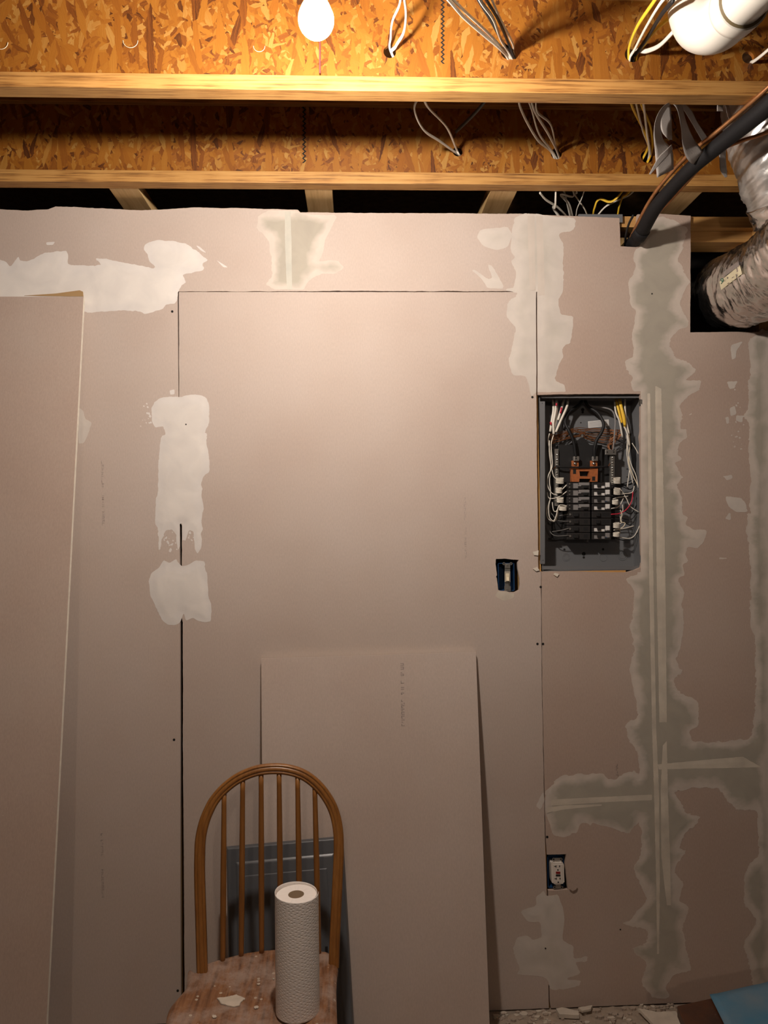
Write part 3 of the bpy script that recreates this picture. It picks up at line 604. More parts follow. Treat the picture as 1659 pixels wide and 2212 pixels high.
cable([(1166, 416, 2.34), (1180, 432, 2.38), (1205, 448, 2.44), (1224, 468, 2.49)], m_romex, 'grey-white cable dropping behind the drywall, leftmost', r=.0045)
cable([(1160, 462, 2.6), (1185, 446, 2.55), (1230, 440, 2.5), (1262, 446, 2.5)], m_blackc, 'dark cable curling behind the top edge of the drywall', r=.003)
cable([(1262, 412, 2.36), (1256, 430, 2.40), (1247, 450, 2.45), (1244, 468, 2.49)], m_romex, 'short white cable dropping behind the drywall', r=.003)

# ------------------------------------------------------------------ white plastic waste pipe
pv = thing('waste_pipe', at(1500, 60, 1.58), 'white plastic pipe elbow at the top right corner', 'pipe')
el = [at(1488, -190, 1.60), at(1494, -100, 1.60), at(1498, -20, 1.60), at(1502, 22, 1.585), at(1518, 50, 1.55), at(1550, 52, 1.50), at(1586, 22, 1.44), at(1604, 4, 1.41)]
obj('elbow', *tube(el, lambda t: .0595-.004*t, 36, n=10), m_pvc, pv, True)
pa_, pb_ = at(1588, 20, 1.437), at(1604, 4, 1.41)
ax = (pb_-pa_).normalized()
obj('hub', *tube([pa_-ax*.002, pb_, pb_+ax*.004], .0572, 36, n=4), m_pvc, pv, True)
obj('pipe', *tube([pa_, pb_+ax*.02, pb_+ax*.25], .0475, 36, n=4), m_pvc, pv, True)
obj('glue_ring', *tube([pb_+ax*.0035, pb_+ax*.0055], .0535, 36, n=2), simple('glue', (.16, .12, .06), .6), pv, True)

# ------------------------------------------------------------------ refrigerant line
ln = thing('refrigerant_line', at(1362, 530, 2.44), 'black foam insulated pipe with copper line running diagonally into the drywall notch', 'pipe')
main = [(1830, 80, 1.60), (1740, 150, 1.70), (1655, 232, 1.80), (1570, 300, 1.92), (1495, 362, 2.03), (1450, 408, 2.13), (1415, 450, 2.22), (1388, 496, 2.33), (1370, 520, 2.41), (1360, 545, 2.50)]
obj('foam_sleeve', *tube([at(*q) for q in main], lambda t: .0225+.002*math.sin(t*9), 24, n=10), m_foam, ln, True)
c1 = [(1830, 40, 1.58), (1740, 112, 1.68), (1655, 193, 1.775), (1590, 250, 1.87), (1540, 292, 1.94), (1490, 332, 2.02), (1440, 385, 2.12), (1405, 432, 2.21), (1378, 482, 2.31), (1358, 525, 2.42), (1350, 545, 2.5)]
obj('copper_line', *tube([at(*q) for q in c1], .0064, 10, n=10), m_copper, ln, True)
c2 = [(1760, 235, 1.80), (1659, 285, 1.88), (1600, 305, 1.93), (1540, 332, 1.99), (1500, 375, 2.07), (1455, 425, 2.17), (1420, 462, 2.25), (1392, 500, 2.34), (1368, 532, 2.42), (1360, 545, 2.5)]
obj('copper_line', *tube([at(*q) for q in c2], .0056, 10, n=10), m_copper, ln, True)
c3 = [(1452, 414, 2.16), (1430, 440, 2.2), (1400, 490, 2.32), (1372, 532, 2.41)]
obj('tape_wrap', *tube([at(1388, 497, 2.33)+Vector((.0, 0, 0)), at(1379, 511, 2.365)], .0262, 20, n=3), m_foam, ln, True)
obj('thin_wire', *tube([at(*q) for q in [(1368, 465, 2.28), (1358, 485, 2.33), (1352, 510, 2.39), (1350, 530, 2.45)]], .004, 8), m_blackc, ln, True)

def ribbon(name, L, R, mat, parent, th=.0006, n=6):
    A = crom([at(*q) for q in L], n); B = crom([at(*q) for q in R], n); V = []; Fc = []; m = 7
    for a, b in zip(A, B):
        for k in range(m): V.append(a.lerp(b, k/(m-1)))
    for i in range(len(A)-1):
        for k in range(m-1): Fc.append((i*m+k, i*m+k+1, (i+1)*m+k+1, (i+1)*m+k))
    o = obj(name, V, Fc, mat, parent, True); s = o.modifiers.new('solid', 'SOLIDIFY'); s.thickness = th; return o
tp1 = thing('tape_hanger', at(1455, 222, 1.84), 'grey duct tape strap with a long tail holding up the black pipe', 'tape')
ribbon('strap', [(1447, 219, 1.842), (1462, 236, 1.85), (1470, 270, 1.88), (1474, 310, 1.93), (1480, 335, 1.96), (1492, 352, 1.985), (1508, 357, 2.03)], [(1460, 218, 1.846), (1472, 225, 1.86), (1482, 262, 1.90), (1498, 300, 1.95), (1512, 318, 1.96), (1521, 330, 1.975), (1528, 338, 2.03)], m_duct, tp1)
ribbon('strap', [(1462, 222, 1.86), (1478, 240, 1.90), (1492, 262, 1.95), (1508, 290, 2.02), (1520, 310, 2.06)], [(1470, 218, 1.87), (1492, 236, 1.92), (1505, 262, 1.98), (1520, 285, 2.04), (1530, 300, 2.07)], m_duct, tp1)
ribbon('tail', [(1452, 218, 1.842), (1432, 230, 1.83), (1417, 256, 1.83), (1412, 290, 1.84), (1415, 330, 1.86), (1419, 384, 1.87)], [(1454, 219, 1.845), (1440, 234, 1.85), (1427, 262, 1.86), (1432, 300, 1.87), (1452, 325, 1.88), (1455, 366, 1.88)], m_duct, tp1)
ribbon('tail', [(1428, 240, 1.865), (1426, 262, 1.87), (1430, 285, 1.875), (1444, 302, 1.88)], [(1448, 224, 1.87), (1450, 250, 1.875), (1451, 275, 1.88), (1452, 302, 1.885)], m_duct, tp1)
ribbon('torn_end', [(1450, 312, 1.862), (1440, 322, 1.855), (1422, 340, 1.85), (1402, 376, 1.85)], [(1453, 322, 1.87), (1444, 335, 1.86), (1430, 350, 1.855), (1405, 377, 1.85)], m_duct, tp1)
tp2 = thing('tape_hanger', at(1560, 222, 1.84), 'small grey tape strap hooked near the right end of the joist', 'tape')
ribbon('strap', [(1549, 240, 1.845), (1550, 224, 1.845), (1558, 219, 1.845), (1566, 226, 1.85), (1570, 245, 1.87), (1576, 262, 1.90)], [(1564, 240, 1.85), (1562, 230, 1.855), (1566, 220, 1.86), (1574, 228, 1.87), (1578, 245, 1.89), (1584, 262, 1.92)], m_duct, tp2)
ribbon('tail', [(1553, 318, 2.03), (1554, 345, 2.04), (1556, 368, 2.04), (1566, 384, 2.05)], [(1568, 305, 2.04), (1568, 345, 2.05), (1570, 370, 2.05), (1571, 382, 2.05)], m_duct, tp2)

# ------------------------------------------------------------------ foil ducts
def wrinkled_tube(P, R, seg=90, n=30, amp=.006, seed=1, end=None, wr=1.0):
    P = crom(P, n); V = []; Fc = []; N = None; m = len(P); r = np.random.default_rng(seed); s = 0
    al = np.linspace(0, 2*math.pi, seg, endpoint=False)
    for i, p in enumerate(P):
        T = (P[min(i+1, m-1)]-P[max(i-1, 0)]).normalized()
        if N is None: N = Vector((0, 0, 1))
        N = (N-T*N.dot(T)).normalized(); B = T.cross(N)
        if i: s += (P[i]-P[i-1]).length
        rr = R(i/(m-1)) if callable(R) else R
        Q = np.stack([np.cos(al)*rr*26+50+s*16, np.sin(al)*rr*26+50+s*70], 1)
        w = fbm(Q, 1.0, 4, seed)*2*amp + fbm(np.stack([np.cos(al)*3+9+s*90, np.sin(al)*3+9+s*6], 1), 1.0, 3, seed+3)*amp*1.6*wr
        for k, a in enumerate(al): V.append(p+(N*math.cos(a)+B*math.sin(a))*(rr+w[k]))
    for i in range(m-1):
        for k in range(seg): Fc.append((i*seg+k, i*seg+(k+1)%seg, (i+1)*seg+(k+1)%seg, (i+1)*seg+k))
    Fc.append(tuple(range(seg))[::-1]); Fc.append(tuple((m-1)*seg+k for k in range(seg)))
    return V, Fc
dl = thing('foil_duct', at(1600, 640, 2.5), 'silver foil duct bending into the wall opening, with a sticker', 'duct')
DP = [(1850, 420, 1.80), (1750, 520, 2.0), (1672, 590, 2.2), (1596, 626, 2.40), (1578, 632, 2.56), (1585, 635, 2.9)]
obj('jacket', *wrinkled_tube([at(*q) for q in DP], .130, seed=3, amp=.009), m_foil, dl, True)
du = thing('foil_duct', at(1690, 330, 2.05), 'wrinkled grey foil duct at the right edge beside the black pipe', 'duct')
obj('jacket', *wrinkled_tube([at(*q) for q in [(1660, 150, 2.065), (1668, 250, 2.06), (1690, 330, 2.06), (1722, 420, 2.09), (1760, 500, 2.12)]], .135, seed=8, amp=.006), m_foil2, du, True)
obj('tape_band', *wrinkled_tube([at(*q) for q in [(1716, 405, 2.085), (1722, 420, 2.09), (1732, 440, 2.095)]], .141, seed=9, amp=.005, n=8), m_foil, du, True)

# sticker on the lower duct: placed on the jacket by ray-casting against it
from mathutils.bvhtree import BVHTree
def drape(o, L, off=.0018, nu=10, nv=6):
    me = o.data; wl = world_loc(o); bv = BVHTree.FromPolygons([v.co+wl for v in me.vertices], [tuple(p.vertices) for p in me.polygons])
    (a, b, c, d) = L; V = []; Fc = []
    for i in range(nu+1):
        for j in range(nv+1):
            u, v = i/nu, j/nv
            x = (a[0]*(1-u)+b[0]*u)*(1-v)+(d[0]*(1-u)+c[0]*u)*v; y = (a[1]*(1-u)+b[1]*u)*(1-v)+(d[1]*(1-u)+c[1]*u)*v
            r = ray(x, y).normalized(); h = bv.ray_cast(CAM, r)
            p = h[0] if h[0] else at(x, y, 2.3); V.append(p-r*off)
    for i in range(nu):
        for j in range(nv): k = i*(nv+1)+j; Fc.append((k, k+1, k+nv+2, k+nv+1))
    return V, Fc
jk = [c for c in S.objects if c.parent == dl and c.name.startswith('jacket')][0]
ZD = lambda L: zz(1400, 440, 6.405, L)
st = obj('sticker', *drape(jk, ZD([(985, 1080), (1270, 850), (1300, 970), (1010, 1195)]), .006), m_yel_lbl, dl, True)
obj('sticker_strip', *drape(jk, ZD([(1040, 945), (1250, 790), (1262, 860), (1045, 1015)]), .008), m_ink, dl, True)
for q in ([(1205, 970), (1230, 960), (1235, 1000), (1212, 1005)], [(1150, 1030), (1185, 1005), (1180, 1015), (1152, 1040)], [(1095, 1105), (1125, 1085), (1122, 1095), (1098, 1115)], [(1085, 1020), (1105, 1010), (1105, 1030), (1090, 1040)]):
    obj('printed_marking', *drape(jk, ZD(q), .0075, 2, 2), m_ink, dl)
def text_mesh(s, size):
    c = bpy.data.curves.new('t', 'FONT'); c.body = s; c.size = size; c.align_x = 'CENTER'; c.align_y = 'CENTER'; c.extrude = .0002; c.resolution_u = 3
    o = bpy.data.objects.new('t', c); S.collection.objects.link(o); bpy.context.view_layer.update()
    dg = bpy.context.evaluated_depsgraph_get(); me = bpy.data.meshes.new_from_object(o.evaluated_get(dg)); bpy.data.objects.remove(o)
    V = [v.co.copy() for v in me.vertices]; Fc = [tuple(p.vertices) for p in me.polygons]; return V, Fc
def put_text(s, size, P, X, Y, mat, name, parent):
    V, Fc = text_mesh(s, size); X = X.normalized(); Y = (Y-X*Y.dot(X)).normalized(); Z = X.cross(Y)
    return obj(name, [P+X*v.x+Y*v.y+Z*v.z for v in V], Fc, mat, parent)
V9, _ = drape(jk, ZD([(1000, 1040), (1040, 1040), (1040, 1110), (1000, 1110)]), .0085, 2, 2)
put_text('9', .026, (V9[4]), V9[7]-V9[1], V9[3]-V9[5], m_green, 'printed_number', dl)

# ------------------------------------------------------------------ light switch and outlet
def elec_box(px0, px1, py0, py1, label):
    x0, z1 = wp(px0, py0); x1, z0 = wp(px1, py1)
    t = thing('electrical_box', ((x0+x1)/2, TH+.03, z0), label, 'electrical box')
    y0, y1, w = .012, .075, .0022; mb = MB()
    mb.box(x0, x1, y1-w, y1, z0, z1); mb.box(x0, x0+w, y0, y1, z0, z1); mb.box(x1-w, x1, y0, y1, z0, z1); mb.box(x0, x1, y0, y1, z0, z0+w); mb.box(x0, x1, y0, y1, z1-w, z1)
    mb.build('shell', m_blue, t); return t
elec_box(1077, 1113.5, 1216.5, 1277, 'blue plastic electrical box behind the light switch cut-out')
ZSW = lambda x, y, d=DW+.006: at(1050+x/12.76, 1180+y/12.76, d)
sw = thing('light_switch', ZSW(590, 1230), 'ivory toggle light switch in a ragged drywall cut-out', 'light switch')
def rect(mb, f, x0, y0, x1, y1, d, th): mb.quadbox([f(x0, y0, d), f(x0, y1, d), f(x1, y1, d), f(x1, y0, d)], (0, th, 0))
mb = MB(); rect(mb, ZSW, 515, 470, 665, 600, DW+.004, .002); rect(mb, ZSW, 515, 600, 665, 1115, DW+.007, .002); rect(mb, ZSW, 505, 1100, 680, 1240, DW+.004, .002)
mb.build('yoke', m_galv, sw)
for cx in (492, 688):
    c = ZSW(cx, 480, DW+.004); o = obj('mounting_ear', *disc(c, 40/12.76*DW/F, .0015, 16), m_galv, sw)
    obj('ear_hole', *disc(c-Vector((0, .0004, 0)), 17/12.76*DW/F, .0004, 12), m_hole, o)
for cx, cy in ((590, 515), (590, 1180)): obj('mounting_screw', *disc(ZSW(cx, cy, DW+.002), .0028, .002), m_galv, sw)
mb = MB(); rect(mb, ZSW, 515, 700, 670, 990, DW+.002, .006); bevel(mb.build('frame', simple('switch_frame', (.36, .32, .27), .5), sw), .0006)
mb = MB(); rect(mb, ZSW, 548, 750, 640, 960, DW-.001, .006); tg = mb.build('toggle_surround', m_tan, sw)
mb = MB(); C = [ZSW(572, 860, DW-.002), ZSW(585, 955, DW-.013), ZSW(640, 960, DW-.013), ZSW(632, 860, DW-.002)]; mb.quadbox(C, (0, .006, .002)); bevel(mb.build('toggle', m_tan, sw), .001)

elec_box(1184.5, 1221, 1852, 1921, 'blue plastic electrical box behind the outlet')
ZO = lambda x, y, d=DW: at(1170+x/18.433, 1830+y/18.433, d)
ou = thing('outlet', ZO(640, 1690), 'white safety outlet with red and black buttons in the drywall', 'outlet')
outl = [(400, 600), (480, 615), (620, 630), (740, 620), (800, 600), (860, 640), (885, 700), (890, 1000), (905, 1380), (870, 1400), (850, 1450), (780, 1462), (640, 1470), (510, 1470), (470, 1435), (410, 1405), (390, 1340), (375, 1000), (362, 700), (372, 620)]
P = [ZO(x, y, DW-.002) for x, y in outl]; V_, F_ = plate([(p.x, p.z) for p in P][::-1], [], -.003, .02); bevel(obj('body', V_, F_, m_white_p, ou), .0008)
mb = MB(); rect(mb, ZO, 445, 690, 840, 1440, DW-.0042, .002); bevel(mb.build('face', m_white_p, ou), .0005)
for oy in (0, 490):
    ox = 14 if oy else 0; mb = MB()
    rect(mb, ZO, 560+ox, 725+oy, 588+ox, 810+oy, DW-.0046, .0004); rect(mb, ZO, 500+ox, 757+oy, 570+ox, 783+oy, DW-.0046, .0004); rect(mb, ZO, 700+ox, 730+oy, 735+ox, 800+oy, DW-.0046, .0004)
    c = ZO(650+ox, 910+oy, DW-.0046); mb.add(*disc(c, .0026, .0004, 12)); mb.build('socket_slots', m_hole, ou)
mb = MB(); rect(mb, ZO, 570, 980, 745, 1065, DW-.0056, .002); bevel(mb.build('reset_button', m_redb, ou), .0004)
mb = MB(); rect(mb, ZO, 570, 1100, 750, 1160, DW-.0056, .002); bevel(mb.build('test_button', m_black, ou), .0004)
for q_ in ((510, 430, 760, 600), (560, 1470, 760, 1650)): mb = MB(); rect(mb, ZO, *q_, DW+.004, .0015); mb.build('mounting_strap', m_galv, ou)
for cx, cy in ((480, 485), (770, 485), (520, 1600), (800, 1600)):
    o = obj('mounting_ear', *disc(ZO(cx, cy, DW+.004), 60/18.43*DW/F, .0015, 14), m_galv, ou)
    obj('ear_hole', *disc(ZO(cx, cy, DW+.0036), 32/18.43*DW/F, .0004, 10), m_hole, o)

# ------------------------------------------------------------------ breaker panel
ZK = lambda x, y, d=DW+.06: at(1130+x/5.267, 830+y/5.267, d)
bp_ = thing('breaker_box', ZK(760, 2100, DW+.06), 'open grey steel breaker panel full of wires, set in the drywall', 'breaker panel')
x0, z1 = wp(1166.5, 854.5)[0]+.0015, wp(1170, 854.5)[1]; x1, z0 = wp(1397, 1231.5); yF, yB, w = .0135, .11, .0016
mb = MB(); mb.box(x0, x1, yB-w, yB, z0, z1); mb.box(x0, x0+w, yF, yB, z0, z1); mb.box(x1-w, x1, yF, yB, z0, z1); mb.box(x0, x1, yF, yB, z0, z0+w); mb.box(x0, x1, yF, yB, z1-w, z1)
mb.build('enclosure', m_steel, bp_)
lip = lambda a, b, c, d, y=yF-.001: MB().quadbox([ZK(a, b, DW+y), ZK(a, d, DW+y), ZK(c, d, DW+y), ZK(c, b, DW+y)], (0, .0015, 0)).build('lip', m_steel, bp_)
lip(192, 195, 248, 2045); lip(207, 128, 1335, 155, yF); lip(215, 2068, 1335, 2108, yF)
for cx, cy in ((218, 215), (228, 2003)): obj('knock_hole', *disc(ZK(cx, cy, DW+yF-.0015), .0014, .0004, 8), m_hole, bp_)
for cx, cy, r in ((678, 290, 20), (678, 318, 14), (657, 438, 8), (470, 1880, 13), (690, 1930, 22), (690, 1970, 14), (910, 1878, 14), (1185, 965, 8), (1185, 1055, 8)): obj('knock_hole', *disc(ZK(cx, cy, DW+yB-.0022), r/5.267*DW*1.03/F, .0004, 12), m_hole, bp_)
def torus_y(c, R, r, seg=28):
    P = [c+Vector((R*math.cos(2*math.pi*k/seg), 0, R*math.sin(2*math.pi*k/seg))) for k in range(seg+1)]
    return tube(P, r, 6, n=1, smooth_path=False)
for cx, cy, R in ((490, 1970, .0135), (490, 1970, .0095), (910, 1970, .0135), (1130, 1950, .017), (1130, 1950, .011), (1300, 330, .012), (1300, 480, .012)):
    obj('knockout', *torus_y(ZK(cx, cy, DW+yB-.002), R, .0007), m_steel, bp_, True)
o = MB().quadbox([ZK(1340, 172, DW-.0005), ZK(1340, 225, DW-.0005), ZK(1390, 235, DW-.0005), ZK(1390, 178, DW-.0005)], (0, .02, 0)).build('mounting_tab', m_galv, bp_)
lb = MB().quadbox([ZK(738, 422, DW+yB-.003), ZK(742, 498, DW+yB-.003), ZK(978, 475, DW+yB-.003), ZK(974, 400, DW+yB-.003)], (0, .0006, 0)).build('paper_label', m_lblw, bp_)
mb = MB()
for k in range(5):
    y = 432+k*12; mb.quadbox([ZK(750, y+1, DW+yB-.0034), ZK(750, y+4, DW+yB-.0034), ZK(960, y-17, DW+yB-.0034), ZK(960, y-20, DW+yB-.0034)], (0, .0003, 0))
mb.build('printed_lines', m_lblg, lb)
kb = lambda nm, a, b, c, d, y, th, m, par=bp_, bv=0: (lambda o: bevel(o, bv) if bv else o)(MB().quadbox([ZK(a, b, DW+y), ZK(a, d, DW+y), ZK(c, d, DW+y), ZK(c, b, DW+y)], (0, th, 0)).build(nm, m, par))
base = kb('bus_base', 335, 735, 1045, 1765, .085, .012, m_black)
kb('bus_housing', 400, 690, 900, 1115, .068, .02, m_black, bv=.001)
P = [ZK(x, y, DW+.08) for x, y in [(600, 700), (610, 650), (655, 610), (690, 605), (715, 640), (760, 690)]]
V_, F_ = plate([(p.x, p.z) for p in P][::-1], [], .08, .09); obj('bus_bracket', V_, F_, m_black, bp_)
obj('bracket_bolt', *disc(ZK(672, 592, DW+.078), .0042, .006, 12), m_galv, bp_)
obj('bracket_bolt', *disc(ZK(735, 1778, DW+.076), .0042, .006, 12), m_galv, bp_)
kb('bottom_bracket', 290, 1748, 400, 1768, .075, .004, m_black)
for (a, b, c, d, ys) in ((360, 735, 402, 1385, range(800, 1370, 29)), (992, 815, 1040, 1185, range(832, 1180, 29))):
    nb = kb('neutral_bar', a, b, c, d, .058, .012, m_galv)
    for y in ys: obj('terminal_screw', *lathe(ZK(a+26, y, DW+.055), [(0, -.002), (.0016, -.0015), (.0023, .0), (.0023, .003)], 12, 'Y'), m_screw, nb, True)
gl = kb('ground_lug', 938, 742, 1060, 802, .05, .012, m_galv, bv=.001)
for cx in (958, 1032): obj('lug_screw', *disc(ZK(cx, 772, DW+.0494), .0026, .0008, 12), m_hole, gl)
for cx in (0, 213):
    lg = kb('main_lug', 578+cx, 820, 640+cx, 872, .045, .016, m_galv, bv=.001)
    obj('lug_screw', *disc(ZK(604+cx, 846, DW+.0444), .0028, .0008, 12), m_hole, lg)
    kb('lug_strap', 553+cx, 870, 632+cx, 960, .055, .006, m_orange)
    obj('lug_bolt', *lathe(ZK(592+cx, 903, DW+.052), [(0, -.004), (.004, -.003), (.006, 0), (.006, .003)], 16, 'Y'), m_screw, bp_, True)
P = [(545, 960), (850, 960), (845, 1108), (765, 1108), (765, 1075), (640, 1075), (635, 1108), (548, 1108)]; Q = [(640, 990), (750, 990), (745, 1045), (645, 1045)]
P = [ZK(x, y, DW+.05) for x, y in P]; Q = [ZK(x, y, DW+.05) for x, y in Q]
V_, F_ = plate([(p.x, p.z) for p in P][::-1], [[(p.x, p.z) for p in Q]], .05, .062); bevel(obj('insulator', V_, F_, m_orange, bp_), .001)
for q in ((568, 970, 602, 1020), (785, 1050, 820, 1098)): kb('insulator_slot', *q, .0496, .0005, m_hole)
rows = [1115+82*k for k in range(8)]
for k, y in enumerate(rows):
    # left breaker
    br = kb('breaker', 498, y+2, 765, y+78, .048, .035, m_blk2, bv=.0012)
    if k < 4:
        kb('breaker_label', 570, y+12, 625, y+68, .0475, .0006, m_lblg, br); kb('breaker_label', 632, y+3, 753, y+34, .0475, .0006, m_lblg, br)
        kb('test_button', 628, y+30, 660, y+46, .0455, .003, m_lblg, br); kb('toggle', 690, y+40, 735, y+64, .043, .006, m_black, br, .0006)
        for yy in (y+18, y+56): obj('terminal_screw', *disc(ZK(530, yy, DW+.046), .0026, .002, 10), m_galv, br)
    else:
        kb('toggle', 580, y+18, 632, y+60, .042, .007, m_black, br, .0006); kb('breaker_slot', 690, y+20, 735, y+60, .0478, .0006, m_black, br)
        obj('terminal_screw', *disc(ZK(535, y+38, DW+.046), .004, .002, 10), m_galv, br)
    br = kb('breaker', 785, y+2, 1003, y+78, .048, .035, m_blk2, bv=.0012)
    if k in (0, 1, 3, 6) or k in (2, 7):
        ml_ = m_lblw if k in (0, 1, 3, 6) else m_lblg
        kb('breaker_label', 808, y+42, 928, y+68, .0475, .0006, ml_, br); kb('breaker_label', 808, y+30, 840, y+44, .0474, .0006, ml_, br)
        kb('breaker_label', 935, y+3, 985, y+54, .0475, .0006, ml_, br); kb('toggle', 848, y+28, 886, y+56, .043, .006, m_black, br, .0006)
        obj('indicator', *disc(ZK(945, y+53, DW+.0465), .0018, .0015, 10), m_lblw if k in (0, 1, 3, 6) else m_blue, br)
    else:
        kb('toggle', 838, y+18, 880, y+60, .042, .007, m_black, br, .0006); kb('breaker_slot', 900, y+18, 985, y+60, .0478, .0006, m_black, br)
def wire(nm, P, r, m, d=.05, n=6, flat=1):
    pts = [ZK(q[0], q[1], DW+(q[2] if len(q) > 2 else d)) for q in P]
    return obj(nm, *tube(pts, r, 8, flat, n=n), m, bp_, True)
for P in ([(335, 150, .07), (345, 290, .055), (325, 420, .05), (308, 540, .05)], [(378, 150, .07), (370, 300, .05), (345, 440, .045), (348, 570, .045)], [(385, 150, .08), (385, 260, .06), (370, 420, .055), (345, 560, .05)],
          [(470, 150, .08), (445, 250, .06), (420, 330, .055), (398, 410, .055)], [(515, 150, .07), (500, 250, .05), (430, 410, .045), (372, 545, .045)]):
    wire('cable_sheath', P, .0042, m_romex, flat=.7)
for P in ([(380, 215), (378, 245)], [(438, 265), (425, 330)], [(312, 430), (318, 460)]):
    wire('red_marking', [(a, b, .043) for a, b in P], .0032, m_red, n=3)
for P in ([(1050, 150, .08), (1075, 250, .055), (1100, 350, .05), (1122, 440, .05)], [(1085, 150, .07), (1105, 230, .05), (1135, 360, .045), (1160, 485, .045)], [(1100, 160, .065), (1120, 260, .045), (1150, 380, .04), (1158, 470, .042)]):
    wire('yellow_sheath', P, .0046, m_yellow, flat=.7)
for P in ([(1040, 190, .07), (1055, 320, .05), (1095, 420, .045), (1130, 600, .045)], [(1158, 150, .07), (1160, 280, .055), (1175, 420, .05), (1205, 565, .05)], [(1150, 480, .045), (1185, 560, .045), (1210, 700, .045)]):
    wire('cable_sheath', P, .0032, m_romex, flat=.7)
wire('main_cable', [(690, 150, .09), (640, 230, .08), (520, 320, .065), (478, 430, .055), (520, 530, .045), (575, 660, .045), (600, 840, .05)], .0052, m_blackc)
wire('main_cable', [(690, 150, .09), (740, 250, .08), (850, 330, .06), (915, 450, .045), (890, 550, .04), (835, 640, .042), (812, 740, .045), (812, 840, .05)], .0056, m_blackc)
wire('ground_cable', [(715, 180, .09), (760, 240, .08), (900, 262, .065), (1010, 300, .055), (1048, 400, .05), (1040, 560, .045), (1025, 750, .05)], .0028, m_lblg)
wire('jumper', [(370, 930, .05), (440, 940, .045), (700, 946, .045), (970, 938, .05)], .0030, m_blackc)
for P in ([(340, 965, .06), (390, 930, .05), (445, 945, .045)], [(965, 940, .05), (990, 900, .055)]): wire('bare_wire', P, .0016, m_cu2)
for k in range(16):
    a, b = random.uniform(560, 690), random.uniform(520, 640); c = random.uniform(490, 640); y2 = random.choice([520, 560, 580, 620, 640])
    wire('bare_wire', [(300+random.uniform(-20, 40), a, .06), (430, (a+b)/2+random.uniform(-20, 20), .07), (600, b-30, .085), (780, c, .09), (960, c+random.uniform(-10, 30), .08), (1110+random.uniform(-10, 20), y2, .06)], .0010, m_cu2)
for k in range(6):
    wire('bare_wire', [(1130, 560, .055), (1060+random.uniform(-30, 10), 640+random.uniform(-30, 30), .065), (990+random.uniform(-40, 40), 700, .07), (1020, 790, .06)], .0010, m_cu2)
WL = [[(345, 580), (320, 680), (328, 820), (330, 940), (290, 1030), (275, 1130), (310, 1220), (370, 1255), (440, 1200), (495, 1145)],
      [(300, 560), (285, 640), (310, 780), (315, 940), (300, 1100), (310, 1190), (312, 1285)], [(275, 1230), (290, 1290), (340, 1300), (420, 1275), (495, 1220)],
      [(300, 640), (300, 800), (330, 980), (350, 1050), (385, 1085)], [(310, 1310), (270, 1420), (280, 1520), (340, 1562), (380, 1530), (405, 1390)],
      [(312, 1290), (290, 1400), (300, 1510), (345, 1555), (375, 1500), (410, 1380), (500, 1385)], [(330, 1340), (345, 1430), (370, 1450), (395, 1420)]]
for P in WL: wire('white_wire', P, .0017, m_wirew, d=.04+random.uniform(-.004, .01))
for P in ([(290, 1420, .06), (330, 1480, .055), (400, 1550, .05), (520, 1560, .045)], [(260, 1560, .06), (290, 1650, .06), (360, 1722, .05), (520, 1720, .045)], [(330, 1678, .05), (420, 1665, .05), (520, 1640, .045)], [(380, 1500, .055), (510, 1480, .045)]):
    wire('black_wire', P, .0015, simple('grey_wire%d' % random.randrange(999), (.16, .155, .15), .35))
WR = [[(1205, 560), (1215, 700), (1200, 860), (1235, 1000), (1290, 1120), (1325, 1200)], [(1190, 600), (1180, 760), (1195, 900), (1230, 1040), (1250, 1130)], [(1240, 670), (1290, 750), (1328, 830)],
      [(1180, 580), (1195, 760), (1225, 900), (1285, 1040), (1310, 1180)], [(1210, 980), (1185, 1170)], [(1265, 1160), (1240, 1230), (1150, 1245), (1040, 1255)],
      [(1040, 1180), (1100, 1190), (1170, 1290), (1220, 1390), (1320, 1458)], [(1020, 1305), (1100, 1285), (1195, 1275)], [(1140, 1300), (1090, 1390), (1000, 1415)],
      [(1105, 1430), (1125, 1480), (1110, 1560), (1160, 1580), (1140, 1620), (1110, 1640)], [(1130, 1370), (1135, 1440), (1105, 1500), (1120, 1570), (1095, 1590)], [(1090, 1640), (1105, 1690), (1080, 1700)],
      [(1030, 1660), (1150, 1640), (1260, 1612)], [(1100, 1740), (1200, 1755), (1270, 1720), (1330, 1600)]]
for P in WR: wire('white_wire', P, .0016, m_wirew if random.random() < .8 else m_tan, d=.045+random.uniform(-.006, .012))
wire('red_wire', [(1000, 1480, .045), (1100, 1470, .045), (1180, 1420, .045), (1235, 1330, .045), (1250, 1225, .045)], .0019, m_red)
for k in range(11):
    y = random.uniform(1100, 1800)
    wire('black_wire', [(1005, y*.9+130, .05), (1120+random.uniform(-30, 30), y, .06), (1230, y+random.uniform(-60, 60), .07), (1315, y-100, .07)], .0016, m_blackc)
for k in range(6):
    wire('black_wire', [(1215+k*6, 560, .06), (1225+k*9, 760, .06), (1260+k*8, 1000, .07), (1310, 1300+k*40, .07)], .0017, m_blackc)
for (a, b, c, d) in ((375, 1062, 460, 1135), (372, 1175, 440, 1242), (385, 1288, 458, 1350), (412, 1380, 492, 1440), (1030, 1057, 1105, 1135), (1032, 1180, 1105, 1262), (1015, 1312, 1080, 1370), (1028, 1572, 1095, 1640), (1026, 1682, 1094, 1736)):
    P = []; nt_ = 5
    for k in range(nt_*12+1):
        t = k/(nt_*12); an = 2*math.pi*nt_*t; P.append(ZK((a+c)/2+math.cos(an)*(c-a)/2, b+(d-b)*(.1+.8*t)-math.sin(an)*4, DW+.036+.007*math.sin(an)))
    obj('wire_coil', *tube(P, .00165, 6, n=1, smooth_path=False), m_wirew, bp_, True)

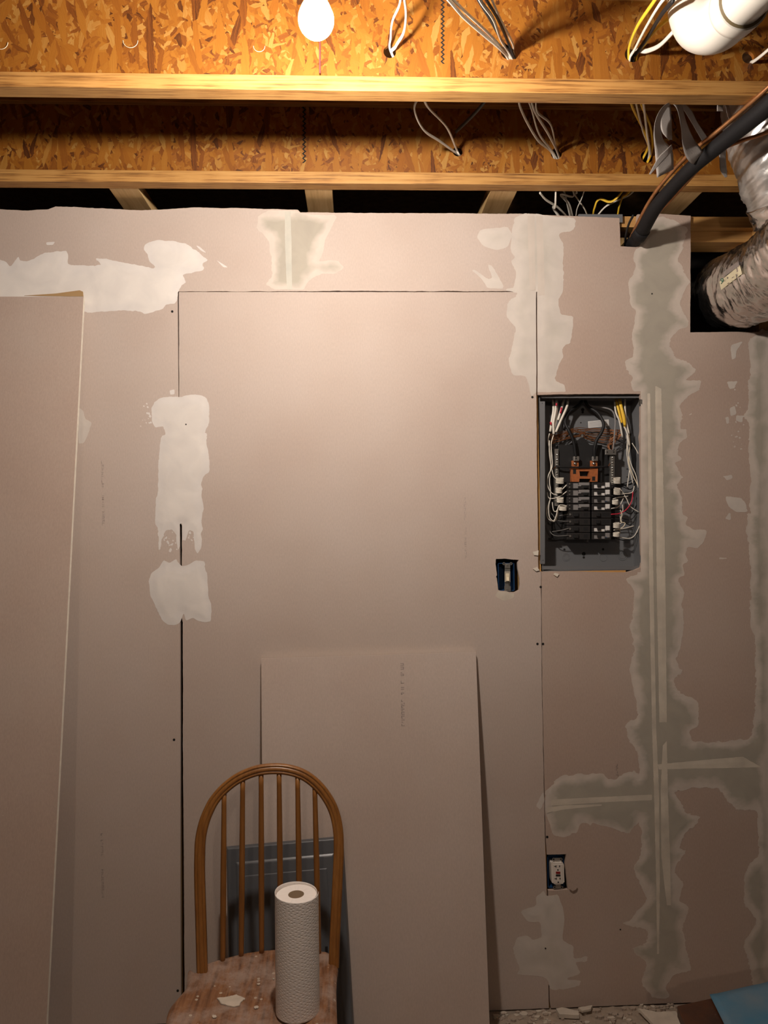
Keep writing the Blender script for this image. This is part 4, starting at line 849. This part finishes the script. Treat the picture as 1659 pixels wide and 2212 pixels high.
# ------------------------------------------------------------------ leaning drywall offcuts
def board(name, yt, zt, yb, TLpx, TRpx, Rpx, Lpx, label, m=m_paper, left_x=None):
    p0 = Vector((0, yt, zt)); d = Vector((0, yb-yt, -zt)).normalized(); n = Vector((1, 0, 0)).cross(d)
    TL = onplane(*TLpx, p0, n) if left_x is None else None; TR = onplane(*TRpx, p0, n); R = onplane(*Rpx, p0, n)
    toz = lambda a, b: a+(b-a)*((a.z-.004)/(a.z-b.z))
    BR = toz(TR, R)
    if left_x is None: BL = toz(TL, onplane(*Lpx, p0, n))
    else: TL = Vector((left_x, TR.y, TR.z)); BL = Vector((left_x, BR.y, BR.z))
    back = (n if n.y > 0 else -n)*TH
    th = thing(name, ((TL.x+BR.x)/2, BR.y, 0), label, 'drywall board')
    o = MB().quadbox([TL, BL, BR, TR], back).build('board_core', m_gyp, th)
    out = -back.normalized()*.0006
    i = lambda P: P+out
    MB().quadbox([i(TL), i(BL), i(BR), i(TR)], back.normalized()*.0006).build('paper_face', m, th)
    return th, p0, n
bg, _, _ = board('drywall_offcut', -.020, 2.43, -.37, None, (180.5, 641), (100, 2212), None, 'tall drywall board leaning at the left edge of the picture', m_paper_pink, left_x=-2.05)
sb, p0, n0 = board('drywall_offcut', -.018, 1.212, -.205, (564, 1423), (1028, 1409), (1057.5, 2212), (566, 1650), 'small drywall board leaning behind the chair')
stamp(868.5, 1433, 1568, 7, m_ink, sb, plane=lambda a, b: onplane(a, b, p0, n0)-n0*(.0008 if n0.y > 0 else -.0008), seed=9, gaps=[(1458, 1463), (1498, 1506)])
# shim visible above the tall board
P = [at(x, y, DW-.004) for x, y in [(52, 638.5), (120, 634), (172, 627), (179, 630), (180, 640), (150, 640)]]
V_, F_ = plate([(p.x, p.z) for p in P][::-1], [], -.004, -.002); obj('torn_backing', V_, F_, m_brown, wall)

# ------------------------------------------------------------------ panel cover leaning on the small board
p1 = Vector((0, -.135, .66)); dd = Vector((0, -.17, -.66)).normalized(); n1 = Vector((1, 0, 0)).cross(dd)
if n1.y > 0: n1 = -n1                                     # towards the camera
pc = thing('breaker_panel_cover', (-.25, -.30, 0), 'grey steel breaker panel cover leaning behind the chair', 'panel cover')
TL = onplane(487, 1829, p1, n1); TR = onplane(716, 1804, p1, n1); TRb = onplane(735, 1815, p1, n1)
RB = onplane(752, 2150, p1, n1); RT = onplane(742, 1806, p1, n1)
u = (RT-TL).normalized(); v = (RB-RT); v = (v-u*v.dot(u)).normalized()
o0 = TL; Wd = (RT-TL).length; Ht = (o0.z-.01)/(-v.z)
pt = lambda a, b, h: o0+u*a+v*b+n1*h
def frame_slab(mb, a0, a1, b0, b1, h0, h1, s):            # raised panel with sloping sides
    Vv = [pt(a0, b0, h0), pt(a0, b1, h0), pt(a1, b1, h0), pt(a1, b0, h0), pt(a0+s, b0+s, h1), pt(a0+s, b1-s, h1), pt(a1-s, b1-s, h1), pt(a1-s, b0+s, h1)]
    mb.add(Vv, [(4,5,6,7), (0,1,5,4), (1,2,6,5), (2,3,7,6), (3,0,4,7), (3,2,1,0)])
mb = MB(); frame_slab(mb, 0, Wd, 0, Ht, -.012, .004, .006); bevel(mb.build('cover_plate', m_steel2, pc), .003, 3, .3)
mb = MB(); frame_slab(mb, .03, Wd-.03, .045, Ht-.05, .0035, .008, .008); bevel(mb.build('raised_face', m_steel2, pc), .002, 2, .2)
dr = None
mb = MB(); frame_slab(mb, .055, Wd-.055, .085, Ht-.1, .0078, .0098, .003); dr = bevel(mb.build('door', m_steel2, pc), .004, 3, .2)
mb = MB(); frame_slab(mb, Wd-.075, Wd-.066, .30, .33, .009, .014, .001); mb.build('latch', m_black, dr)

# ------------------------------------------------------------------ chair
SZ = .45
ch = thing('windsor_chair', (-.25, -.62, 0), 'brown hoop-back wooden chair with plaster-spattered seat', 'chair')
HL = onz(436, 2098, SZ); HR = onz(722, 2079, SZ); a = (HR-HL).normalized(); b = Vector((-a.y, a.x, 0)); 
if b.y < 0: b = -b
lean = math.radians(9); up = Vector((0, 0, 1))*math.cos(lean)+b*math.sin(lean); nh = a.cross(up)
if nh.y > 0: nh = -nh
ZC = lambda L: zz(340, 1640, 3.6065, L)
hp = ZC([(352, 1690), (348, 1600), (340, 1300), (330, 950), (330, 760), (337, 620), (362, 500), (400, 400), (450, 310), (530, 222), (635, 145), (765, 92), (900, 74), (1030, 85), (1150, 128), (1255, 212), (1335, 320), (1383, 430), (1408, 560), (1413, 700), (1408, 850), (1396, 1100), (1382, 1400), (1376, 1560), (1374, 1620)])
HPp = [onplane(x, y, HL, nh) for x, y in hp]
def sweep(P, prof, N0, n=6):
    P = crom(P, n); V = []; Fc = []; m = len(P); s = len(prof)
    for i, p in enumerate(P):
        T = (P[min(i+1, m-1)]-P[max(i-1, 0)]).normalized(); B = T.cross(N0).normalized()
        for (x, y) in prof: V.append(p+B*x+N0*y)
    for i in range(m-1):
        for k in range(s): Fc.append((i*s+k, i*s+(k+1)%s, (i+1)*s+(k+1)%s, (i+1)*s+k))
    Fc.append(tuple(range(s))[::-1]); Fc.append(tuple((m-1)*s+k for k in range(s))); return V, Fc
w, t = .0142, .0095
prof = [(-w, -t*.6), (-w*.6, -t), (w*.6, -t), (w, -t*.6), (w, t*.55), (w*.75, t*.95), (w*.5, t), (w*.42, t*.72), (w*.34, t), (0, t*1.05), (-w*.34, t), (-w*.42, t*.72), (-w*.5, t), (-w*.75, t*.95), (-w, t*.55)]
hoop = obj('hoop', *sweep(HPp, prof, nh), m_chair, ch, True)
sp = [((520, 262), (508, 1578)), ((665, 160), (652, 1540)), ((808, 112), (812, 1515)), ((948, 108), (962, 1500)), ((1092, 140), (1112, 1497)), ((1226, 215), (1258, 1520))]
for (a1, a2), (b1, b2) in sp:
    q = ZC([(a1, a2), (b1, b2)]); P1 = onplane(*q[0], HL, nh); P2 = onz(*q[1], SZ-.004); P2.z -= .012
    obj('spindle', *tube([P2, P2.lerp(P1, .5), P1], lambda t_: .0070+.0012*math.sin(math.pi*min(1, t_*1.1)), 12, n=8), m_chair, ch, True)
seat_px = ZC([(300, 1645), (262, 1618), (240, 1632), (230, 1700), (222, 1762), (160, 1835), (100, 1910), (72, 1985), (60, 2060)])
right_px = ZC([(1402, 2060), (1395, 1900), (1392, 1760), (1400, 1640), (1402, 1592), (1345, 1495), (1265, 1480), (1080, 1466), (900, 1468), (700, 1492), (540, 1530), (440, 1558), (385, 1578)])
sl = [onz(x, y, SZ) for x, y in seat_px]; sr = [onz(x, y, SZ) for x, y in right_px]
fl_, fr_ = sl[-1], sr[0]
front = [fl_+Vector((-.012, -.05, 0)), fl_+Vector((-.002, -.11, 0)), fl_+Vector((.06, -.155, 0)), fl_.lerp(fr_, .5)+Vector((0, -.175, 0)), fr_+Vector((-.05, -.155, 0)), fr_+Vector((.002, -.11, 0)), fr_+Vector((.006, -.05, 0))]
so = [(p.x, p.y) for p in crom(sl+front+sr+[sl[0]], 4)][:-1]
P, Fc, D = contour([so], step=.006, amp=0)
cx, cy = np.mean(np.array(so), 0)
hz = SZ-.010*(1-np.clip(D/.014, 0, 1))**2-.009*np.clip((D-.03)/.06, 0, 1)**1.5
seat = obj('seat', np.stack([P[:,0], P[:,1], hz], 1), [f for f in Fc], None or m_chair, ch, True)
# seat: same mesh closed underneath
me = seat.data
n_ = len(so); pr = [(1.0, SZ-.010), (1.004, SZ-.016), (.998, SZ-.026), (.97, SZ-.034), (.93, SZ-.036)]
V_ = []; F_ = []
for s_, z_ in pr:
    for x, y in so: V_.append((cx+(x-cx)*s_, cy+(y-cy)*s_, z_))
for j in range(len(pr)-1):
    for k in range(n_): F_.append((j*n_+k, j*n_+(k+1)%n_, (j+1)*n_+(k+1)%n_, (j+1)*n_+k))
F_.append(tuple((len(pr)-1)*n_+k for k in range(n_)))
def join_into(o, V, Fc):
    wl = world_loc(o); v0 = [tuple(v.co) for v in o.data.vertices]; f0 = [tuple(p.vertices) for p in o.data.polygons]; n = len(v0)
    me = bpy.data.meshes.new(o.data.name); me.from_pydata(v0+[tuple(Vector(v)-wl) for v in V], [], f0+[tuple(i+n for i in f) for f in Fc]); me.validate()
    me.materials.append(o.data.materials[0]); me.polygons.foreach_set('use_smooth', [True]*len(me.polygons)); o.data = me
join_into(seat, V_, F_)
# seat material: worn wood with plaster dust and spatters
m_seat, nt, bs = M('seat_wood'); N = nt.nodes; L = nt.links; tc = N.new('ShaderNodeTexCoord')
mp = N.new('ShaderNodeMapping'); mp.inputs['Scale'].default_value = (110, 9, 60); mp.inputs['Rotation'].default_value = (0, 0, -.12); L.new(tc.outputs['Object'], mp.inputs[0])
g = N.new('ShaderNodeTexNoise'); g.inputs['Scale'].default_value = 1; g.inputs['Detail'].default_value = 5; L.new(mp.outputs[0], g.inputs[0])
r = ramp(nt, [(.3, (.085, .035, .014)), (.5, (.20, .085, .035)), (.7, (.30, .14, .06))]); L.new(g.outputs[0], r.inputs[0])
d1 = N.new('ShaderNodeTexNoise'); d1.inputs['Scale'].default_value = 11; d1.inputs['Detail'].default_value = 8; d1.inputs['Roughness'].default_value = .75; L.new(tc.outputs['Object'], d1.inputs[0])
r1 = ramp(nt, [(.42, (0, 0, 0)), (.62, (.75, .75, .75))]); L.new(d1.outputs[0], r1.inputs[0])
c = mixc(nt, r1.outputs[0], r.outputs[0], (.36, .27, .22))
v = N.new('ShaderNodeTexVoronoi'); v.inputs['Scale'].default_value = 55; L.new(tc.outputs['Object'], v.inputs[0]); sc_ = N.new('ShaderNodeSeparateColor'); L.new(v.outputs['Color'], sc_.inputs[0])
spk = mathn(nt, 'MULTIPLY', mathn(nt, 'LESS_THAN', v.outputs['Distance'], .22), mathn(nt, 'GREATER_THAN', sc_.outputs[0], .82))
c = mixc(nt, mathn(nt, 'MULTIPLY', spk, .8), c, (.50, .42, .33)); L.new(c, bs.inputs['Base Color']); bs.inputs['Roughness'].default_value = .6
bp = N.new('ShaderNodeBump'); bp.inputs['Strength'].default_value = .4; bp.inputs['Distance'].default_value = .0015; L.new(g.outputs[0], bp.inputs['Height']); L.new(bp.outputs[0], bs.inputs['Normal'])
seat.data.materials[0] = m_seat
fx = lambda s_, k: Vector((cx+s_*k, cy, 0))
for i, (lx, ly, bx, by) in enumerate([(-.125, .11, -.165, .165), (.125, .12, .15, .175), (-.14, -.12, -.20, -.17), (.14, -.12, .20, -.17)]):
    A_ = Vector((cx+lx, cy+ly, SZ-.03)); B_ = Vector((cx+bx, cy+by, .0))
    obj('leg', *tube([A_, A_.lerp(B_, .35), A_.lerp(B_, .75), B_], lambda t_: .012+.008*math.sin(math.pi*min(1, .15+t_*.85)), 14, n=8), m_chair, ch, True)
for s_ in (-1, 1):
    obj('stretcher', *tube([Vector((cx+s_*.148, cy+.14, .22)), Vector((cx+s_*.17, cy-.145, .22))], lambda t_: .008+.004*math.sin(math.pi*t_), 10, n=8), m_chair, ch, True)
obj('stretcher', *tube([Vector((cx-.158, cy, .22)), Vector((cx+.158, cy, .22))], lambda t_: .008+.004*math.sin(math.pi*t_), 10, n=8), m_chair, ch, True)

# ------------------------------------------------------------------ paper towels
zt0 = SZ-.0035
pb0 = onz(642, 2181, zt0); R_ = .0505; Hh = .279
tr = thing('paper_towel_roll', (pb0.x, pb0.y, zt0), 'white paper towel roll standing on the chair seat', 'paper towel roll')
c0 = Vector((pb0.x, pb0.y, 0))
m_towel, nt, bs = M('towel'); N = nt.nodes; L = nt.links
bs.inputs['Base Color'].default_value = (.84, .79, .75, 1); bs.inputs['Roughness'].default_value = .95; bs.inputs['Specular IOR Level'].default_value = .1
tc = N.new('ShaderNodeTexCoord'); sp_ = N.new('ShaderNodeSeparateXYZ'); L.new(tc.outputs['Object'], sp_.inputs[0])
an = mathn(nt, 'MULTIPLY', mathn(nt, 'ARCTAN2', sp_.outputs[1], sp_.outputs[0]), R_)
cbv = N.new('ShaderNodeCombineXYZ'); L.new(an, cbv.inputs[0]); L.new(sp_.outputs[2], cbv.inputs[1])
mp = N.new('ShaderNodeMapping'); mp.inputs['Rotation'].default_value = (0, 0, .75); mp.inputs['Scale'].default_value = (60, 105, 1); L.new(cbv.outputs[0], mp.inputs[0])
v = N.new('ShaderNodeTexVoronoi'); v.voronoi_dimensions = '2D'; v.inputs['Scale'].default_value = 1.6; v.inputs['Randomness'].default_value = .45; L.new(mp.outputs[0], v.inputs[0])
dot = ramp(nt, [(.0, (0, 0, 0)), (.35, (1, 1, 1))]); L.new(v.outputs['Distance'], dot.inputs[0])
bp = N.new('ShaderNodeBump'); bp.inputs['Strength'].default_value = .4; bp.inputs['Distance'].default_value = .0014; L.new(dot.outputs[0], bp.inputs['Height']); L.new(bp.outputs[0], bs.inputs['Normal'])
zb_, zt_ = zt0, zt0+Hh
obj('roll', *lathe(c0, [(.0195, zb_+.001), (R_-.005, zb_), (R_-.002, zb_+.0005), (R_, zb_+.003), (R_, zb_+.005), (R_, zb_+.01), (R_, zt_-.01), (R_, zt_-.004), (R_, zt_-.002), (R_-.002, zt_), (R_-.004, zt_), (.0195, zt_)], 64), m_towel, tr, True).data
obj('cardboard_core', *lathe(c0, [(.0195, zb_+.001), (.0195, zt_), (.0183, zt_), (.0183, zb_+.001)], 40), m_towelin, tr, True)
V_ = []; F_ = []; ns_ = 90
for k in range(ns_+1):
    a_ = math.radians(-20)+math.radians(385)*k/ns_; rr = R_+.0012+.0035*(k/ns_)**3
    zt2 = zt_+.003+.006*math.sin(max(0, (a_-.0))*.5)**2
    for z_ in (zb_+.001, zb_+.0025, zb_+.006, zt2-.006, zt2-.0025, zt2): V_.append((c0.x+rr*math.cos(a_), c0.y+rr*math.sin(a_), z_))
for k in range(ns_):
    for j in range(5): F_.append((k*6+j, (k+1)*6+j, (k+1)*6+j+1, k*6+j+1))
o = obj('loose_sheet', V_, F_, m_towel, tr, True); o.modifiers.new('s', 'SOLIDIFY').thickness = .0005

# ------------------------------------------------------------------ plaster bits
def flake(pts, z, th, mat, lab=None, group=None, name='plaster_flake', curl=.0, parent=None, seed=1):
    r = random.Random(seed); P = [(p.x, p.y) for p in pts]; out = []
    for i, a_ in enumerate(P):
        b_ = P[(i+1) % len(P)]; out.append(a_)
        for k in (1, 2, 3): out.append((a_[0]+(b_[0]-a_[0])*k/4+r.uniform(-1, 1)*.0012, a_[1]+(b_[1]-a_[1])*k/4+r.uniform(-1, 1)*.0012))
    mx = sum(p[0] for p in out)/len(out); my = sum(p[1] for p in out)/len(out); n = len(out)
    f = lambda x, y: curl*((x-mx)**2+(y-my)**2)/.001
    V = [(x, y, z+f(x, y)) for x, y in out]+[(x*.97+mx*.03, y*.97+my*.03, z+th+f(x, y)) for x, y in out]+[(mx, my, z+th), (mx, my, z)]
    Fc = [(k, (k+1)%n, n+(k+1)%n, n+k) for k in range(n)]+[(n+k, n+(k+1)%n, 2*n) for k in range(n)]+[((k+1)%n, k, 2*n+1) for k in range(n)]
    o = obj(name, V, Fc, mat)
    tag(o, lab, 'plaster flake', group); return o
flake([onz(x, y, SZ-.006) for x, y in ZC([(462, 1862), (560, 1845), (615, 1830), (685, 1862), (655, 1885), (640, 1915), (590, 1925), (500, 1905)])], SZ-.0085, .002, m_scrap, 'large pale plaster flake on the chair seat', curl=.0008)
for k, (x, y, r_) in enumerate([(238, 1898, 20), (442, 1992, 22), (132, 2025, 16), (770, 1920, 22), (190, 2015, 9), (788, 1740, 12), (1280, 1935, 14), (310, 2055, 14), (660, 1560, 14), (1262, 1885, 8), (905, 1700, 9)]):
    c_ = [onz(*ZC([(x+r_*math.cos(a_)*random.uniform(.7, 1.2), y+r_*.6*math.sin(a_)*random.uniform(.7, 1.2))])[0], SZ-.003) for a_ in [k2*1.05 for k2 in range(6)]]
    flake(c_, SZ-.0075 if 150 < x < 1200 else SZ-.005, .0015, m_scrap, 'small plaster crumb scattered on the chair seat', 'plaster crumbs on the chair seat', seed=k)
# floor debris along the wall
rd = random.Random(5)
for k in range(120):
    px = rd.uniform(1072, 1475); py = rd.uniform(2183-(px-1072)*.04, 2214)
    if py < 2186-(px-1072)*.045+3: py += 5
    r_ = rd.uniform(2.5, 8)*(1.6 if rd.random() < .12 else 1)
    if px > 1380: py = rd.uniform(2172, 2180); r_ = 4
    hz_ = rd.uniform(.001, .012)
    c_ = [onz(px+r_*math.cos(a_)*rd.uniform(.6, 1.3), py+r_*.45*math.sin(a_)*rd.uniform(.6, 1.3), hz_) for a_ in [k2*.9 for k2 in range(7)]]
    for q in c_: q.y = min(q.y, -.004)
    flake(c_, .0015, rd.uniform(.004, .011), rd.choice([m_scrap, m_scrap2, m_scrap2]), 'broken drywall crumb on the floor along the wall', 'drywall crumbs on the floor', name='drywall_crumb', curl=rd.uniform(0, .0006), seed=k)
ZF = lambda L: zz(1380, 2080, 5.946, L)
flake([onz(x, y, .02) for x, y in ZF([(-20, 590), (60, 600), (230, 640), (340, 632), (480, 628), (590, 800), (640, 900), (300, 900), (180, 800), (80, 690)])], .014, .009, m_scrap, 'large pale drywall scrap on the floor by the dark board', name='drywall_scrap', curl=.0, seed=3)
ZG = lambda L: zz(1040, 2080, 4.608, L)
flake([onz(x, y, .02) for x, y in ZG([(740, 450), (800, 440), (970, 478), (975, 520), (770, 512)])], .008, .012, m_scrap, 'flat drywall strip on the floor below the outlet', name='drywall_scrap', seed=4)
flake([onz(x, y, .03) for x, y in ZG([(960, 425), (1110, 400), (1090, 440), (1000, 460)])], .018, .006, m_scrap, 'small drywall scrap propped against the foot of the wall', name='drywall_scrap', seed=6)
P, Fc, D = contour([[(onz(1055, 2212, 0).x, -.35), (onz(1055, 2190, 0).x, -.003), (1.6, -.003), (1.6, -.35)]], step=.006, amp=.012, ns=30, seed=9)
P[:,1] = np.minimum(P[:,1], -.002)
hgt = .001+.007*np.clip(fbm(P, 45, 4, 3)+.35, 0, 1)
o = obj('plaster_dust', np.stack([P[:,0], P[:,1], hgt], 1), Fc, simple('dust', (.40, .32, .25), .95, noise=.3, nsc=25, bump=.6, bsc=120), None); tag(o, 'pale plaster dust lying along the foot of the wall', 'dust', kind='stuff')

# ------------------------------------------------------------------ dark board with a blue sheet, bottom right
HB = .36
q = [(1462, 2172), (1533, 2155), (1560, 2212), (1479, 2212)]
A1, A2 = onz(1462, 2172, HB), onz(1659, 2128, HB); A3 = onz(1479, 2212, HB)
u_ = (A2-A1).normalized(); v_ = (A3-A1).normalized()
cb_ = thing('low_table', (A1+u_*.3+v_*.3)*1.0-Vector((0, 0, HB)), 'low table with a glossy dark brown wooden top at the bottom right corner', 'table')
top_ = MB(); Z_ = Vector((0, 0, 1))
def slab(mb, s0, s1, t0, t1, z0, z1):
    mb.add([A1+u_*s+v_*t+Z_*(z-HB) for z in (z1, z0) for s, t in ((s0, t0), (s0, t1), (s1, t1), (s1, t0))], [(0,1,2,3),(7,6,5,4),(0,4,5,1),(1,5,6,2),(2,6,7,3),(3,7,4,0)])
slab(top_, 0, .62, 0, .5, HB-.03, HB); bevel(top_.build('table_top', m_rust, cb_), .003)
for s, t in ((.04, .04), (.58, .04), (.04, .46), (.58, .46)):
    l_ = MB(); slab(l_, s-.02, s+.02, t-.02, t+.02, 0, HB-.03); l_.build('leg', m_rust, cb_)
bsx = (onz(1533, 2155, HB)-A1).dot(u_)
V_ = []; F_ = []; nn = 24
for i in range(nn+1):
    for j in range(nn+1):
        s = bsx+(.66-bsx)*i/nn; t = -.004+.5*j/nn; p = A1+u_*s+v_*t
        V_.append(p+Z_*(.003+.004*(vnoise(np.array([[s*22, t*22]]), 4)[0])))
for i in range(nn):
    for j in range(nn): k = i*(nn+1)+j; F_.append((k, k+nn+1, k+nn+2, k+1))
o = obj('plastic_sheet', V_, F_, m_bluesheet, None, True); o.modifiers.new('s', 'SOLIDIFY').thickness = .001
tag(o, 'blue paint-smudged plastic sheet covering the low table', 'sheet')

bpy.context.view_layer.update()
